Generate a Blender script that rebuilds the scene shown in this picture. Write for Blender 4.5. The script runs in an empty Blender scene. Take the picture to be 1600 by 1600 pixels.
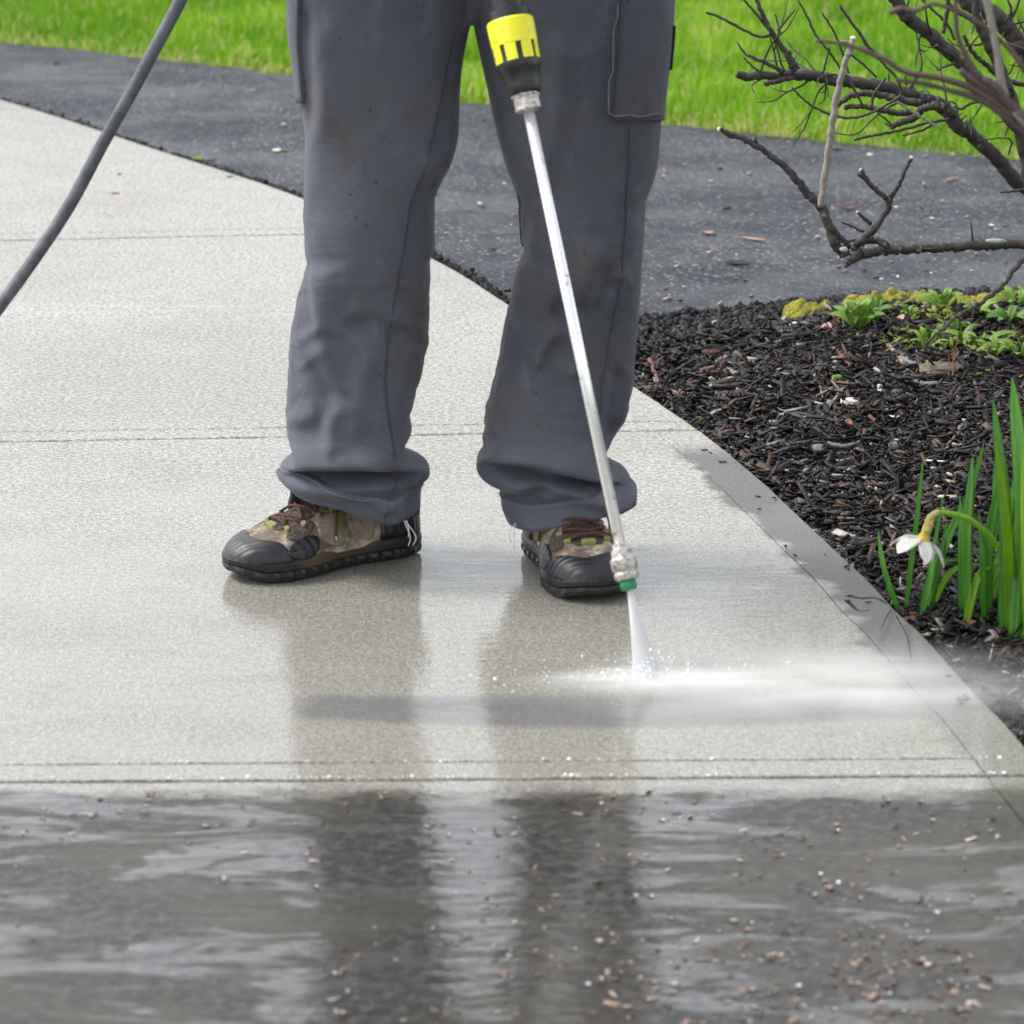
import bpy, bmesh, math, random
import numpy as np
from mathutils import Vector, Matrix, geometry

random.seed(7)
rng = np.random.default_rng(7)
SC = bpy.context.scene
COL = SC.collection

# ------------------------------------------------------------------ camera
FPX, CAMH = 6000.0, 1.435                      # focal length in 1600-px picture widths, eye height
PITCH = math.atan(1609 / FPX)
cp, sp = math.cos(PITCH), math.sin(PITCH)
cam_d = bpy.data.cameras.new('camera')
cam = bpy.data.objects.new('camera', cam_d)
COL.objects.link(cam)
cam.location = (0, 0, CAMH)
cam.rotation_euler = (math.pi / 2 - PITCH, 0, 0)
cam_d.sensor_width = 36
cam_d.lens = 36 * FPX / 1600
cam_d.clip_end = 2000
cam_d.dof.use_dof = True
cam_d.dof.focus_distance = 5.8
cam_d.dof.aperture_fstop = 8.5
SC.camera = cam

# ------------------------------------------------------------------ sky, sun, exposure (bright overcast)
SUN_EL, SUN_AZ = math.radians(52), math.radians(-78)     # azimuth from +Y towards +X
world = bpy.data.worlds.new('World')
SC.world = world
world.use_nodes = True
wn = world.node_tree
wn.nodes.clear()
sky = wn.nodes.new('ShaderNodeTexSky')
sky.sky_type = 'NISHITA'
sky.sun_disc = False
sky.sun_elevation = SUN_EL
sky.sun_rotation = SUN_AZ
sky.air_density = 1.0
sky.dust_density = 1.2
hs = wn.nodes.new('ShaderNodeHueSaturation')
hs.inputs['Saturation'].default_value = 0.2
bg = wn.nodes.new('ShaderNodeBackground')
bg.inputs['Strength'].default_value = 0.14
wo = wn.nodes.new('ShaderNodeOutputWorld')
wn.links.new(sky.outputs[0], hs.inputs['Color'])
wn.links.new(hs.outputs[0], bg.inputs['Color'])
wn.links.new(bg.outputs[0], wo.inputs['Surface'])
sun_d = bpy.data.lights.new('sun', 'SUN')
sun_d.energy = 1.45
sun_d.angle = math.radians(24)
sun_d.color = (1.0, 0.965, 0.91)
sun = bpy.data.objects.new('sun', sun_d)
COL.objects.link(sun)
sdir = Vector((math.sin(SUN_AZ) * math.cos(SUN_EL), math.cos(SUN_AZ) * math.cos(SUN_EL), math.sin(SUN_EL)))
sun.rotation_euler = sdir.to_track_quat('Z', 'Y').to_euler()
sun.location = sdir * 30
SC.view_settings.view_transform = 'Standard'
SC.view_settings.look = 'None'
SC.view_settings.exposure = 1.28
SC.view_settings.gamma = 1.0
SC.view_settings.use_curve_mapping = False
SC.render.engine = 'CYCLES'
SC.cycles.use_denoising = True
SC.cycles.max_bounces = 6
SC.cycles.diffuse_bounces = 3
SC.cycles.volume_bounces = 8
SC.cycles.transparent_max_bounces = 16
SC.cycles.volume_step_rate = 1.0


# ------------------------------------------------------------------ geometry helpers
def P(px, py, Y):
    """point of the place seen at picture position (px, py) standing Y metres ahead"""
    a, b = (px - 800) / FPX, (800 - py) / FPX
    t = Y / (cp + b * sp)
    return np.array((a * t, Y, CAMH + t * (-sp + b * cp)))


def G(px, py, z=0.0):
    a, b = (px - 800) / FPX, (800 - py) / FPX
    t = (z - CAMH) / (-sp + b * cp)
    return np.array((a * t, t * (cp + b * sp), z))


def to_px(V):
    V = np.asarray(V, float)
    dz = V[..., 2] - CAMH
    depth = V[..., 1] * cp - dz * sp
    up = V[..., 1] * sp + dz * cp
    return 800 + FPX * V[..., 0] / depth, 800 - FPX * up / depth


def px_m(Y):
    return FPX / (Y * cp + (CAMH - 0.3) * sp)


def smooth01(x, a, b):
    t = np.clip((np.asarray(x, float) - a) / (b - a), 0, 1)
    return t * t * (3 - 2 * t)


def put(name, me, mat=None, parent=None, smooth=False):
    if mat is not None:
        me.materials.append(mat)
    if smooth:
        me.polygons.foreach_set('use_smooth', np.ones(len(me.polygons), bool))
    o = bpy.data.objects.new(name, me)
    COL.objects.link(o)
    if parent is not None:
        o.parent = parent
    return o


def mesh(name, V, F, mat=None, parent=None, smooth=False, tint=None):
    me = bpy.data.meshes.new(name)
    V = np.asarray(V, np.float32).reshape(-1, 3)
    if isinstance(F, np.ndarray):
        n, k = F.shape
        me.vertices.add(len(V)); me.vertices.foreach_set('co', V.ravel())
        me.loops.add(n * k); me.loops.foreach_set('vertex_index', F.astype(np.int32).ravel())
        me.polygons.add(n)
        me.polygons.foreach_set('loop_start', np.arange(0, n * k, k, dtype=np.int32))
        me.update(calc_edges=True)
    else:
        me.from_pydata(V.tolist(), [], F)
        me.update()
    if tint is not None:
        a = me.attributes.new('tint', 'FLOAT', 'POINT')
        a.data.foreach_set('value', np.asarray(tint, np.float32))
    me.validate()
    return put(name, me, mat, parent, smooth)


def empty(name, loc=(0, 0, 0)):
    o = bpy.data.objects.new(name, None)
    COL.objects.link(o)
    o.empty_display_size = 0.1
    return o                                    # parts carry world coordinates, the Empty stays at the origin of the place


def tag(o, label=None, cat=None, group=None, kind=None):
    if label: o['label'] = label
    if cat: o['category'] = cat
    if group: o['group'] = group
    if kind: o['kind'] = kind
    return o


def spline(pts, n):
    """Catmull-Rom through pts (any dimension), n samples"""
    p = np.asarray(pts, float)
    if len(p) == 2:
        t = np.linspace(0, 1, n)[:, None]
        return p[0] * (1 - t) + p[1] * t
    q = np.vstack([2 * p[0] - p[1], p, 2 * p[-1] - p[-2]])
    s = np.linspace(0, len(p) - 1 - 1e-9, n)
    i = s.astype(int); t = (s - i)[:, None]
    a, b, c, d = q[i], q[i + 1], q[i + 2], q[i + 3]
    return 0.5 * (2 * b + (c - a) * t + (2 * a - 5 * b + 4 * c - d) * t ** 2 + (3 * b - a - 3 * c + d) * t ** 3)


def tube_geo(pts, rad, segs=8, wob=0.0):
    p = np.asarray(pts, float); n = len(p)
    rad = np.broadcast_to(np.asarray(rad, float), (n,))
    T = np.gradient(p, axis=0); T /= np.linalg.norm(T, axis=1)[:, None] + 1e-12
    ref = np.array((0, 0, 1.0)) if abs(T[0][2]) < 0.9 else np.array((1.0, 0, 0))
    u = np.cross(T[0], ref); u /= np.linalg.norm(u)
    V = []
    ang = np.linspace(0, 2 * math.pi, segs, endpoint=False)
    for i in range(n):
        u = u - T[i] * np.dot(u, T[i]); u /= np.linalg.norm(u) + 1e-12
        w = np.cross(T[i], u)
        r = rad[i] * (1 + wob * (rng.random(segs) - 0.5))
        V.append(p[i] + np.outer(np.cos(ang) * r, u) + np.outer(np.sin(ang) * r, w))
    V = np.vstack(V)
    F = []
    for i in range(n - 1):
        for j in range(segs):
            k = (j + 1) % segs
            F.append((i * segs + j, i * segs + k, (i + 1) * segs + k, (i + 1) * segs + j))
    F.append(tuple(range(segs))[::-1])
    F.append(tuple(range((n - 1) * segs, n * segs)))
    return V, F


def tube(name, pts, rad, mat, parent=None, segs=8, wob=0.0, smooth=True):
    V, F = tube_geo(pts, rad, segs, wob)
    return mesh(name, V, F, mat, parent, smooth)


def lathe(name, prof, origin, axis, mat, parent=None, segs=32, smooth=True, mod=None):
    """prof: (distance along axis, radius)"""
    ax = np.asarray(axis, float); ax /= np.linalg.norm(ax)
    u = np.cross(ax, (1, 0, 0)); u /= np.linalg.norm(u); w = np.cross(ax, u)
    V, F = [], []
    for t, r in prof:
        for j in range(segs):
            a = 2 * math.pi * j / segs
            rr = r * (mod(t, a) if mod else 1)
            V.append(np.asarray(origin) + ax * t + rr * (math.cos(a) * u + math.sin(a) * w))
    n = len(prof)
    for i in range(n - 1):
        for j in range(segs):
            k = (j + 1) % segs
            F.append((i * segs + j, i * segs + k, (i + 1) * segs + k, (i + 1) * segs + j))
    F.append(tuple(range(segs))[::-1]); F.append(tuple(range((n - 1) * segs, n * segs)))
    o = mesh(name, V, F, mat, parent, smooth)
    if smooth:
        md = o.modifiers.new('edges', 'EDGE_SPLIT'); md.split_angle = math.radians(40)
    return o


def merge(parts):
    V, F, off = [], [], 0
    for v, f in parts:
        V.append(v); F += [tuple(i + off for i in q) for q in f]; off += len(v)
    return np.vstack(V), F


def vnoise(p, scale, seed=0):
    """cheap smooth value noise in numpy, p (...,3) -> 0..1"""
    q = np.asarray(p, float) * scale + seed * 17.31
    i = np.floor(q).astype(np.int64); f = q - i; f = f * f * (3 - 2 * f)
    def h(a, b, c):
        n = (a * 374761393 + b * 668265263 + c * 2147483647 + seed * 1274126177) & 0x7fffffff
        n = (n ^ (n >> 13)) * 1103515245 & 0x7fffffff
        return ((n ^ (n >> 16)) & 0xffff) / 65535.0
    r = 0
    for dx in (0, 1):
        for dy in (0, 1):
            for dz in (0, 1):
                wgt = (f[..., 0] if dx else 1 - f[..., 0]) * (f[..., 1] if dy else 1 - f[..., 1]) * (f[..., 2] if dz else 1 - f[..., 2])
                r = r + wgt * h(i[..., 0] + dx, i[..., 1] + dy, i[..., 2] + dz)
    return r


# ------------------------------------------------------------------ material helpers
class NT:
    def __init__(s, name):
        s.mat = bpy.data.materials.new(name)
        s.mat.use_nodes = True
        s.t = s.mat.node_tree
        s.t.nodes.clear()
        s.out = s.t.nodes.new('ShaderNodeOutputMaterial')
        g = s.n('ShaderNodeNewGeometry'); s.pos = g.outputs['Position']
        x = s.n('ShaderNodeSeparateXYZ', {0: s.pos}); s.x, s.y, s.z = x.outputs

    def n(s, typ, inp={}, **props):
        nd = s.t.nodes.new(typ)
        for k, v in props.items():
            setattr(nd, k, v)
        for k, v in inp.items():
            s.set(nd.inputs[k], v)
        return nd

    def set(s, sock, v):
        if isinstance(v, bpy.types.NodeSocket):
            s.t.links.new(v, sock)
        elif isinstance(v, (tuple, list)) and len(v) == 3 and sock.type == 'RGBA':
            sock.default_value = (*v, 1)
        else:
            sock.default_value = v

    def m(s, op, a, b=0.0, c=0.0, clamp=False):
        nd = s.n('ShaderNodeMath', {0: a, 1: b, 2: c}, operation=op)
        nd.use_clamp = clamp
        return nd.outputs[0]

    def ss(s, v, a, b, lo=0.0, hi=1.0):
        return s.n('ShaderNodeMapRange', {'Value': v, 'From Min': a, 'From Max': b, 'To Min': lo, 'To Max': hi},
                   interpolation_type='SMOOTHSTEP').outputs[0]

    def noise(s, scale, detail=2.0, rough=0.5, vec=None, stretch=None, col=False, dist=0.0):
        vec = vec or s.pos
        if stretch:
            vec = s.n('ShaderNodeMapping', {'Vector': vec, 'Scale': stretch}).outputs[0]
        nd = s.n('ShaderNodeTexNoise', {'Vector': vec, 'Scale': scale, 'Detail': detail, 'Roughness': rough, 'Distortion': dist})
        return nd.outputs['Color' if col else 'Fac']

    def voro(s, scale, feature='F1', out='Distance', vec=None):
        return s.n('ShaderNodeTexVoronoi', {'Vector': vec or s.pos, 'Scale': scale}, feature=feature).outputs[out]

    def mix(s, f, a, b, mode='MIX'):
        nd = s.n('ShaderNodeMix', {}, data_type='RGBA', blend_type=mode)
        s.set(nd.inputs[0], f); s.set(nd.inputs[6], a); s.set(nd.inputs[7], b)
        return nd.outputs[2]

    def fmix(s, f, a, b):
        return s.n('ShaderNodeMix', {0: f, 2: a, 3: b}, data_type='FLOAT').outputs[0]

    def ramp(s, f, stops):
        nd = s.n('ShaderNodeValToRGB', {0: f})
        e = nd.color_ramp.elements
        while len(e) < len(stops):
            e.new(0.5)
        for i, (p, c) in enumerate(stops):
            e[i].position = p; e[i].color = (*c, 1)
        return nd.outputs[0]

    def bump(s, h, dist=0.001, strength=1.0, normal=None):
        i = {'Height': h, 'Distance': dist, 'Strength': strength}
        if normal: i['Normal'] = normal
        return s.n('ShaderNodeBump', i).outputs[0]

    def bsdf(s, **k):
        inp = {kk.replace('_', ' '): v for kk, v in k.items()}
        b = s.n('ShaderNodeBsdfPrincipled', inp)
        s.t.links.new(b.outputs[0], s.out.inputs['Surface'])
        return s.mat

    def attr(s, name='tint'):
        return s.n('ShaderNodeAttribute', {}, attribute_name=name).outputs['Fac']


def plain(name, col, rough=0.5, var=0.15, scale=60, metallic=0.0, bump=0.0, bscale=300, **k):
    t = NT(name)
    f = t.noise(scale, 3)
    c = t.mix(f, tuple(x * (1 - var) for x in col), tuple(min(1, x * (1 + var)) for x in col))
    r = t.ss(t.noise(scale * 1.7, 2), 0.2, 0.8, max(0.02, rough - 0.1), min(1, rough + 0.1))
    kw = dict(Base_Color=c, Roughness=r, Metallic=metallic, **k)
    if bump:
        kw['Normal'] = t.bump(t.noise(bscale, 2), bump)
    return t.bsdf(**kw)


# edge of the concrete walk on the ground, x as a function of Y (metres)
EDGE = np.array([(0.86, 0.2), (0.83, 1.5), (0.775, 2.6), (0.70, 3.5)] + [tuple(G(*q)[:2]) for q in
                ((1600, 1165), (1532, 1093), (1478, 1032), (1442, 992), (1400, 954), (1360, 910), (1304, 858), (1240, 798), (1184, 746), (1092, 672))] + [(0.200, 6.156), (-0.006, 6.803), (-0.147, 7.217), (-0.439, 7.878),
                 (-0.808, 8.498), (-1.233, 9.189), (-2.0, 10.25), (-2.7, 11.1)])
EDGE_S = spline(EDGE, 220)


def edge_x(Y):
    return np.interp(Y, EDGE_S[:, 1], EDGE_S[:, 0])


_yy = np.linspace(3.6, 6.4, 60)
EPOLY = np.polyfit(_yy, edge_x(_yy), 3)


# ------------------------------------------------------------------ setting: materials
def mat_concrete():
    t = NT('broom_finished_concrete')
    fine = t.noise(330, 3, 0.65)
    grit = t.noise(120, 2, 0.6)
    big = t.noise(2.6, 4, 0.6)
    med = t.noise(17, 4, 0.6)
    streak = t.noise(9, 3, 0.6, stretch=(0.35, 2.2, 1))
    # clean, dry to damp
    dry = t.ramp(fine, [(0.33, (.15, .148, .14)), (0.45, (.31, .305, .288)), (0.55, (.39, .385, .366)), (0.67, (.64, .635, .62))])
    dry = t.mix(t.ss(med, .35, .7, 0, .3), dry, (.27, .258, .228))
    dry = t.mix(t.ss(t.noise(1.1, 5, .65), .42, .62, 0, .35), dry, (.25, .243, .222))
    pit = t.m('MULTIPLY', t.ss(t.voro(95), .20, .08), t.ss(grit, .46, .56))
    dry = t.mix(t.m('MULTIPLY', pit, .75), dry, (.11, .105, .095))
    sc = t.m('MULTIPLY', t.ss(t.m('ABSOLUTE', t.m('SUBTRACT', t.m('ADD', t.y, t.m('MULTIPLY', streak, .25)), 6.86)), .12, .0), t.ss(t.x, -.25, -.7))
    dry = t.mix(t.m('MULTIPLY', sc, t.ss(t.noise(24, 4, .7, stretch=(.5, 1.6, 1)), .44, .66, 0, .34)), dry, (.56, .56, .56))  # wet sheen painted as a pale streak into the dry colour
    wetc = t.ramp(fine, [(0.33, (.095, .09, .07)), (0.5, (.235, .225, .188)), (0.67, (.43, .42, .375))])
    wetc = t.mix(t.m('MULTIPLY', pit, .7), wetc, (.06, .055, .04))
    wetc = t.mix(t.ss(med, .4, .7, 0, .35), wetc, (.195, .183, .145))
    yw = t.m('ADD', t.y, t.m('MULTIPLY', t.m('SUBTRACT', big, .5), 1.3))
    gm = t.ss(grit, .36, .64, .80, 1.27)
    dry = t.mix(1.0, dry, t.n('ShaderNodeCombineColor', {0: gm, 1: gm, 2: gm}).outputs[0], 'MULTIPLY')
    wetc = t.mix(.8, wetc, t.n('ShaderNodeCombineColor', {0: gm, 1: gm, 2: gm}).outputs[0], 'MULTIPLY')
    W = t.ss(yw, 5.75, 5.05)
    base = t.mix(W, dry, wetc)
    # darker swath in front of the feet
    sy = t.m('ADD', t.y, t.m('MULTIPLY', t.m('SUBTRACT', t.noise(7, 3), .5), .02))
    sx = t.m('ADD', t.x, t.m('MULTIPLY', t.m('SUBTRACT', t.noise(11, 3), .5), .06))
    arc = t.m('MULTIPLY', t.m('POWER', t.m('SUBTRACT', sx, .10), 2.0), .30)
    lo = t.m('ADD', arc, 4.352)
    band = t.m('MULTIPLY', t.ss(t.m('SUBTRACT', sy, lo), -.012, .022), t.ss(sy, 4.505, 4.46))
    band = t.m('MULTIPLY', band, t.ss(sx, -.275, -.235))
    base = t.mix(t.m('MULTIPLY', band, .8), base, t.mix(fine, (.075, .075, .073), (.17, .17, .165)))
    # uncleaned margin along the bed
    ex = t.m('ADD', EPOLY[3], t.m('MULTIPLY', t.y, t.m('ADD', EPOLY[2], t.m('MULTIPLY', t.y, t.m('ADD', EPOLY[1], t.m('MULTIPLY', t.y, EPOLY[0]))))))
    d = t.m('SUBTRACT', ex, t.x)
    d = t.m('ADD', d, t.m('MULTIPLY', t.m('SUBTRACT', t.noise(9, 3, .6, stretch=(.6, 1.6, 1)), .5), .12))
    mg = t.ss(d, .085, .065)
    mg = t.m('MULTIPLY', mg, t.m('MULTIPLY', t.ss(t.y, 5.78, 5.66), t.ss(t.y, 4.35, 4.8, .35, 1)))
    base = t.mix(t.m('MULTIPLY', mg, .85), base, t.mix(fine, (.075, .075, .075), (.155, .155, .152)))
    # the near slab has not been washed yet
    dn = t.m('ADD', t.y, t.m('MULTIPLY', t.m('SUBTRACT', t.noise(22, 4, .65, stretch=(.6, 1, 1)), .5), .12))
    D = t.ss(dn, 4.155, 4.09)
    dirt = t.ramp(t.noise(60, 4, .7), [(.36, (.009, .0085, .0065)), (.5, (.027, .0255, .021)), (.64, (.075, .071, .062))])
    dirt = t.mix(t.ss(t.noise(5, 4, .6), .42, .62, 0, .7), dirt, (.045, .039, .026))
    dirt = t.mix(t.ss(streak, .52, .7, 0, .4), dirt, (.08, .077, .07))
    base = t.mix(D, base, dirt)
    # damp joints
    # water film
    pud = t.ss(t.noise(5.5, 4, .62, stretch=(.7, 1.6, 1), dist=.6), .36, .56)
    px_ = t.m('DIVIDE', t.m('ADD', t.x, .05), .16)
    bias = t.m('MULTIPLY', t.n('ShaderNodeMath', {0: t.m('MULTIPLY', t.m('MULTIPLY', px_, px_), -1.0)}, operation='EXPONENT').outputs[0], .20)
    pudn = t.ss(t.m('ADD', t.noise(7, 4, .65, stretch=(.55, 1.7, 1), dist=.9), bias), .50, .58)
    film = t.m('MULTIPLY', W, t.m('ADD', .75, t.m('MULTIPLY', pud, .25)))
    film = t.m('MULTIPLY', film, t.m('SUBTRACT', 1.0, t.m('MULTIPLY', mg, .7)))
    film = t.fmix(D, film, t.m('ADD', .42, t.m('MULTIPLY', pudn, .58)))
    crough = t.fmix(pud, .12, .03)
    crough = t.fmix(D, crough, t.fmix(pudn, .24, .02))
    rip = t.m('ADD', t.m('MULTIPLY', t.noise(38, 3, .6, stretch=(.5, 1.5, 1)), 1.0), t.m('MULTIPLY', fine, .12))
    cn = t.bump(rip, .0007, 1.0)
    cn = t.bump(t.m('MULTIPLY', D, t.noise(16, 3, .55, stretch=(.45, 1.5, 1), dist=.5)), .0020, 1.0, cn)
    hgt = t.m('ADD', t.m('MULTIPLY', fine, 1.0), t.m('MULTIPLY', grit, .8))
    nb = t.bump(hgt, .0022, .9)
    rr = t.fmix(W, .85, .6)
    return t.bsdf(Base_Color=base, Roughness=rr, Normal=nb, Specular_IOR_Level=.2, Coat_Weight=film, Coat_Roughness=crough,
                  Coat_IOR=t.fmix(t.m('MULTIPLY', D, pudn), 1.36, 1.55), Coat_Normal=cn)


def mat_asphalt():
    t = NT('damp_asphalt')
    sp_ = t.voro(190, out='Color')
    spk = t.n('ShaderNodeSeparateColor', {0: sp_}).outputs[0]
    c = t.ramp(spk, [(0, (.002, .004, .007)), (.45, (.010, .014, .022)), (.8, (.027, .033, .045)), (.93, (.085, .093, .105)), (1, (.34, .35, .36))])
    big = t.noise(1.2, 4, .6)
    c = t.mix(t.ss(big, .35, .68, 0, .55), c, (.013, .017, .025))
    c = t.mix(t.ss(t.noise(2.3, 4, .6), .58, .75, 0, .3), c, (.05, .047, .043))
    h = t.m('ADD', t.voro(190), t.m('MULTIPLY', t.noise(420, 2), .6))
    r = t.fmix(t.ss(t.noise(3, 4, .6), .35, .65), .38, .6)
    return t.bsdf(Base_Color=c, Roughness=r, Normal=t.bump(h, .0035, .8), Specular_IOR_Level=.2)


def mat_soil():
    t = NT('dark_bed_soil')
    c = t.ramp(t.noise(60, 4, .7), [(.3, (.008, .007, .007)), (.6, (.022, .019, .017)), (.85, (.05, .038, .028))])
    return t.bsdf(Base_Color=c, Roughness=.6, Normal=t.bump(t.noise(90, 4, .7), .012))


def mat_lawnsoil():
    t = NT('lawn_thatch')
    c = t.ramp(t.noise(9, 4, .7), [(.3, (.05, .10, .015)), (.6, (.10, .17, .03)), (.85, (.20, .18, .07))])
    return t.bsdf(Base_Color=c, Roughness=.9, Normal=t.bump(t.noise(60, 3), .02))


def mat_tint(name, stops, rough=.5, spec=.5, trans=0.0, bump=.0, bscale=200, **k):
    t = NT(name)
    c = t.ramp(t.attr(), stops)
    kw = dict(Base_Color=c, Roughness=rough, Specular_IOR_Level=spec, **k)
    if bump: kw['Normal'] = t.bump(t.noise(bscale, 3), bump)
    m = t.bsdf(**kw)
    if trans:
        b = [n for n in t.t.nodes if n.type == 'BSDF_PRINCIPLED'][0]
        tr = t.n('ShaderNodeBsdfTranslucent', {'Color': c})
        mx = t.n('ShaderNodeMixShader', {0: trans, 1: b.outputs[0], 2: tr.outputs[0]})
        t.t.links.new(mx.outputs[0], t.out.inputs['Surface'])
    return m


def mat_leafy(name, a, b, trans=.35, rough=.4):
    t = NT(name)
    c = t.mix(t.noise(16, 3, .6), a, b)
    c = t.mix(t.ss(t.noise(300, 1, .5, stretch=(1, 1, .06)), .3, .7, 0, .35), c, tuple(v * .65 for v in a))
    m = t.bsdf(Base_Color=c, Roughness=rough, Normal=t.bump(t.noise(260, 2, .5, stretch=(1, 1, .05)), .0006))
    b_ = [n_ for n_ in t.t.nodes if n_.type == 'BSDF_PRINCIPLED'][0]
    tr = t.n('ShaderNodeBsdfTranslucent', {'Color': c})
    mx = t.n('ShaderNodeMixShader', {0: trans, 1: b_.outputs[0], 2: tr.outputs[0]})
    t.t.links.new(mx.outputs[0], t.out.inputs['Surface'])
    return m


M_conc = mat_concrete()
M_asph = mat_asphalt()
M_soil = mat_soil()
M_lawn = mat_lawnsoil()
M_grass = mat_tint('grass_blade', [(0, (.06, .16, .010)), (.3, (.13, .32, .012)), (.6, (.24, .45, .022)), (.86, (.42, .57, .08)), (.93, (.55, .48, .18)), (1, (.62, .52, .30))], .5, .3, .45)
M_chip = mat_tint('wet_bark_mulch', [(0, (.0025, .0025, .003)), (.45, (.007, .0065, .007)), (.7, (.022, .021, .022)), (.82, (.07, .032, .018)), (.9, (.11, .06, .04)), (.95, (.2, .18, .16)), (1, (.5, .46, .41))], .5, .35, 0, .002, 260)
M_crumb = mat_tint('asphalt_crumb', [(0, (.002, .002, .0025)), (.6, (.007, .007, .008)), (1, (.03, .03, .033))], .6, .3)
M_dirtjoint = plain('joint_dirt', (.06, .055, .045), .8, .5, 90)


# ------------------------------------------------------------------ ground sheets
def sheet(name, poly, z, mat, kind='structure'):
    V = [(x, y, z) for x, y in poly]
    r = geometry.delaunay_2d_cdt([Vector(p) for p in poly], [], [list(range(len(poly)))], 1, 1e-6)
    o = mesh(name, [(p[0], p[1], z) for p in r[0]], [tuple(f) for f in r[2]], mat)
    for pl in o.data.polygons:
        pass
    return tag(o, kind=kind)


lawn_ground = sheet('lawn_ground', [(-300, -300), (300, -300), (300, 300), (-300, 300)], -0.045, M_lawn)
lawn_ground.name = 'lawn'

FAR = np.array([(-9, 15.2), (-5, 12.6), (-1.371, 10.26), (-0.54, 9.636), (-0.124, 9.239), (0.359, 8.9), (0.728, 8.655), (1.133, 8.413), (2.2, 7.9), (4, 7.35), (9, 6.9)])
FARS = spline(FAR, 260)
BEDE = np.array([(-0.02, 6.68), (0.1, 6.66), (0.227, 6.70), (0.403, 6.78), (0.583, 6.86), (0.762, 6.90), (0.94, 6.92), (1.4, 6.9), (2.2, 6.7), (4, 6.2), (9, 5.6)])
BEDS = spline(BEDE, 200)


def far_y(x): return np.interp(x, FARS[:, 0], FARS[:, 1])
def bed_y(x): return np.interp(x, BEDS[:, 0], BEDS[:, 1])


fj = FARS.copy(); fj[:, 1] += (vnoise(np.c_[fj[:, 0] * 30, fj[:, 0] * 0, fj[:, 0] * 0], 1, 3) - .5) * .05
bj = BEDS.copy(); bj[:, 1] += (vnoise(np.c_[bj[:, 0] * 25, bj[:, 0] * 0, bj[:, 0] * 0], 1, 4) - .5) * .10
under = [(x - .12, y - .10) for x, y in EDGE_S[EDGE_S[:, 1] > 6.9]]
driveway = sheet('driveway', [tuple(q) for q in fj] + [tuple(q) for q in bj[::-1]] + under + [(-3.3, 11.05), (-4.6, 11.3), (-9, 13.2)], -0.014, M_asph)

# soil of the bed: gently mounded grid
gx = np.linspace(0, 1, 90); gy = np.linspace(2.2, 6.9, 150)
V = []
for y in gy:
    x0 = edge_x(y) - .03
    for u in gx:
        x = x0 + u ** 1.3 * 5.0
        yy = min(y, bed_y(x) + .05)
        V.append((x, yy, 0))
V = np.array(V)
def bed_h(x, y):
    d = np.clip(np.asarray(x) - edge_x(y), 0, 9)
    p = np.stack([np.asarray(x), np.asarray(y), np.asarray(x) * 0], -1)
    return -0.028 + .06 * smooth01(d, 0, .6) * smooth01(bed_y(x) - y, 0, .35) + (vnoise(p, 9, 2) - .5) * .03 + (vnoise(p, 3, 5) - .5) * .03 * smooth01(d, .05, .3)
V[:, 2] = bed_h(V[:, 0], V[:, 1])
nx, ny = len(gx), len(gy)
F = np.array([(j * nx + i, j * nx + i + 1, (j + 1) * nx + i + 1, (j + 1) * nx + i) for j in range(ny - 1) for i in range(nx - 1)])
tag(mesh('planting_bed', V, F, M_soil, smooth=True), kind='structure')

# ------------------------------------------------------------------ concrete walk: slabs with tooled margins, open joints and a broken edge
walk = tag(empty('walkway'), kind='structure')
XL = -3.2
def jline(y0, x0, slope): return lambda x: y0 + slope * (x - x0)
J = [jline(9.10, -.7, .12), jline(7.44, -.7, .11), jline(5.772, -.793, .07), jline(4.159, -.585, .02), jline(2.50, 0, 0), jline(.82, 0, 0)]


def cross(line):
    y = line(0.3)
    for _ in range(20):
        y = line(float(edge_x(y)))
    return y


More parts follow.
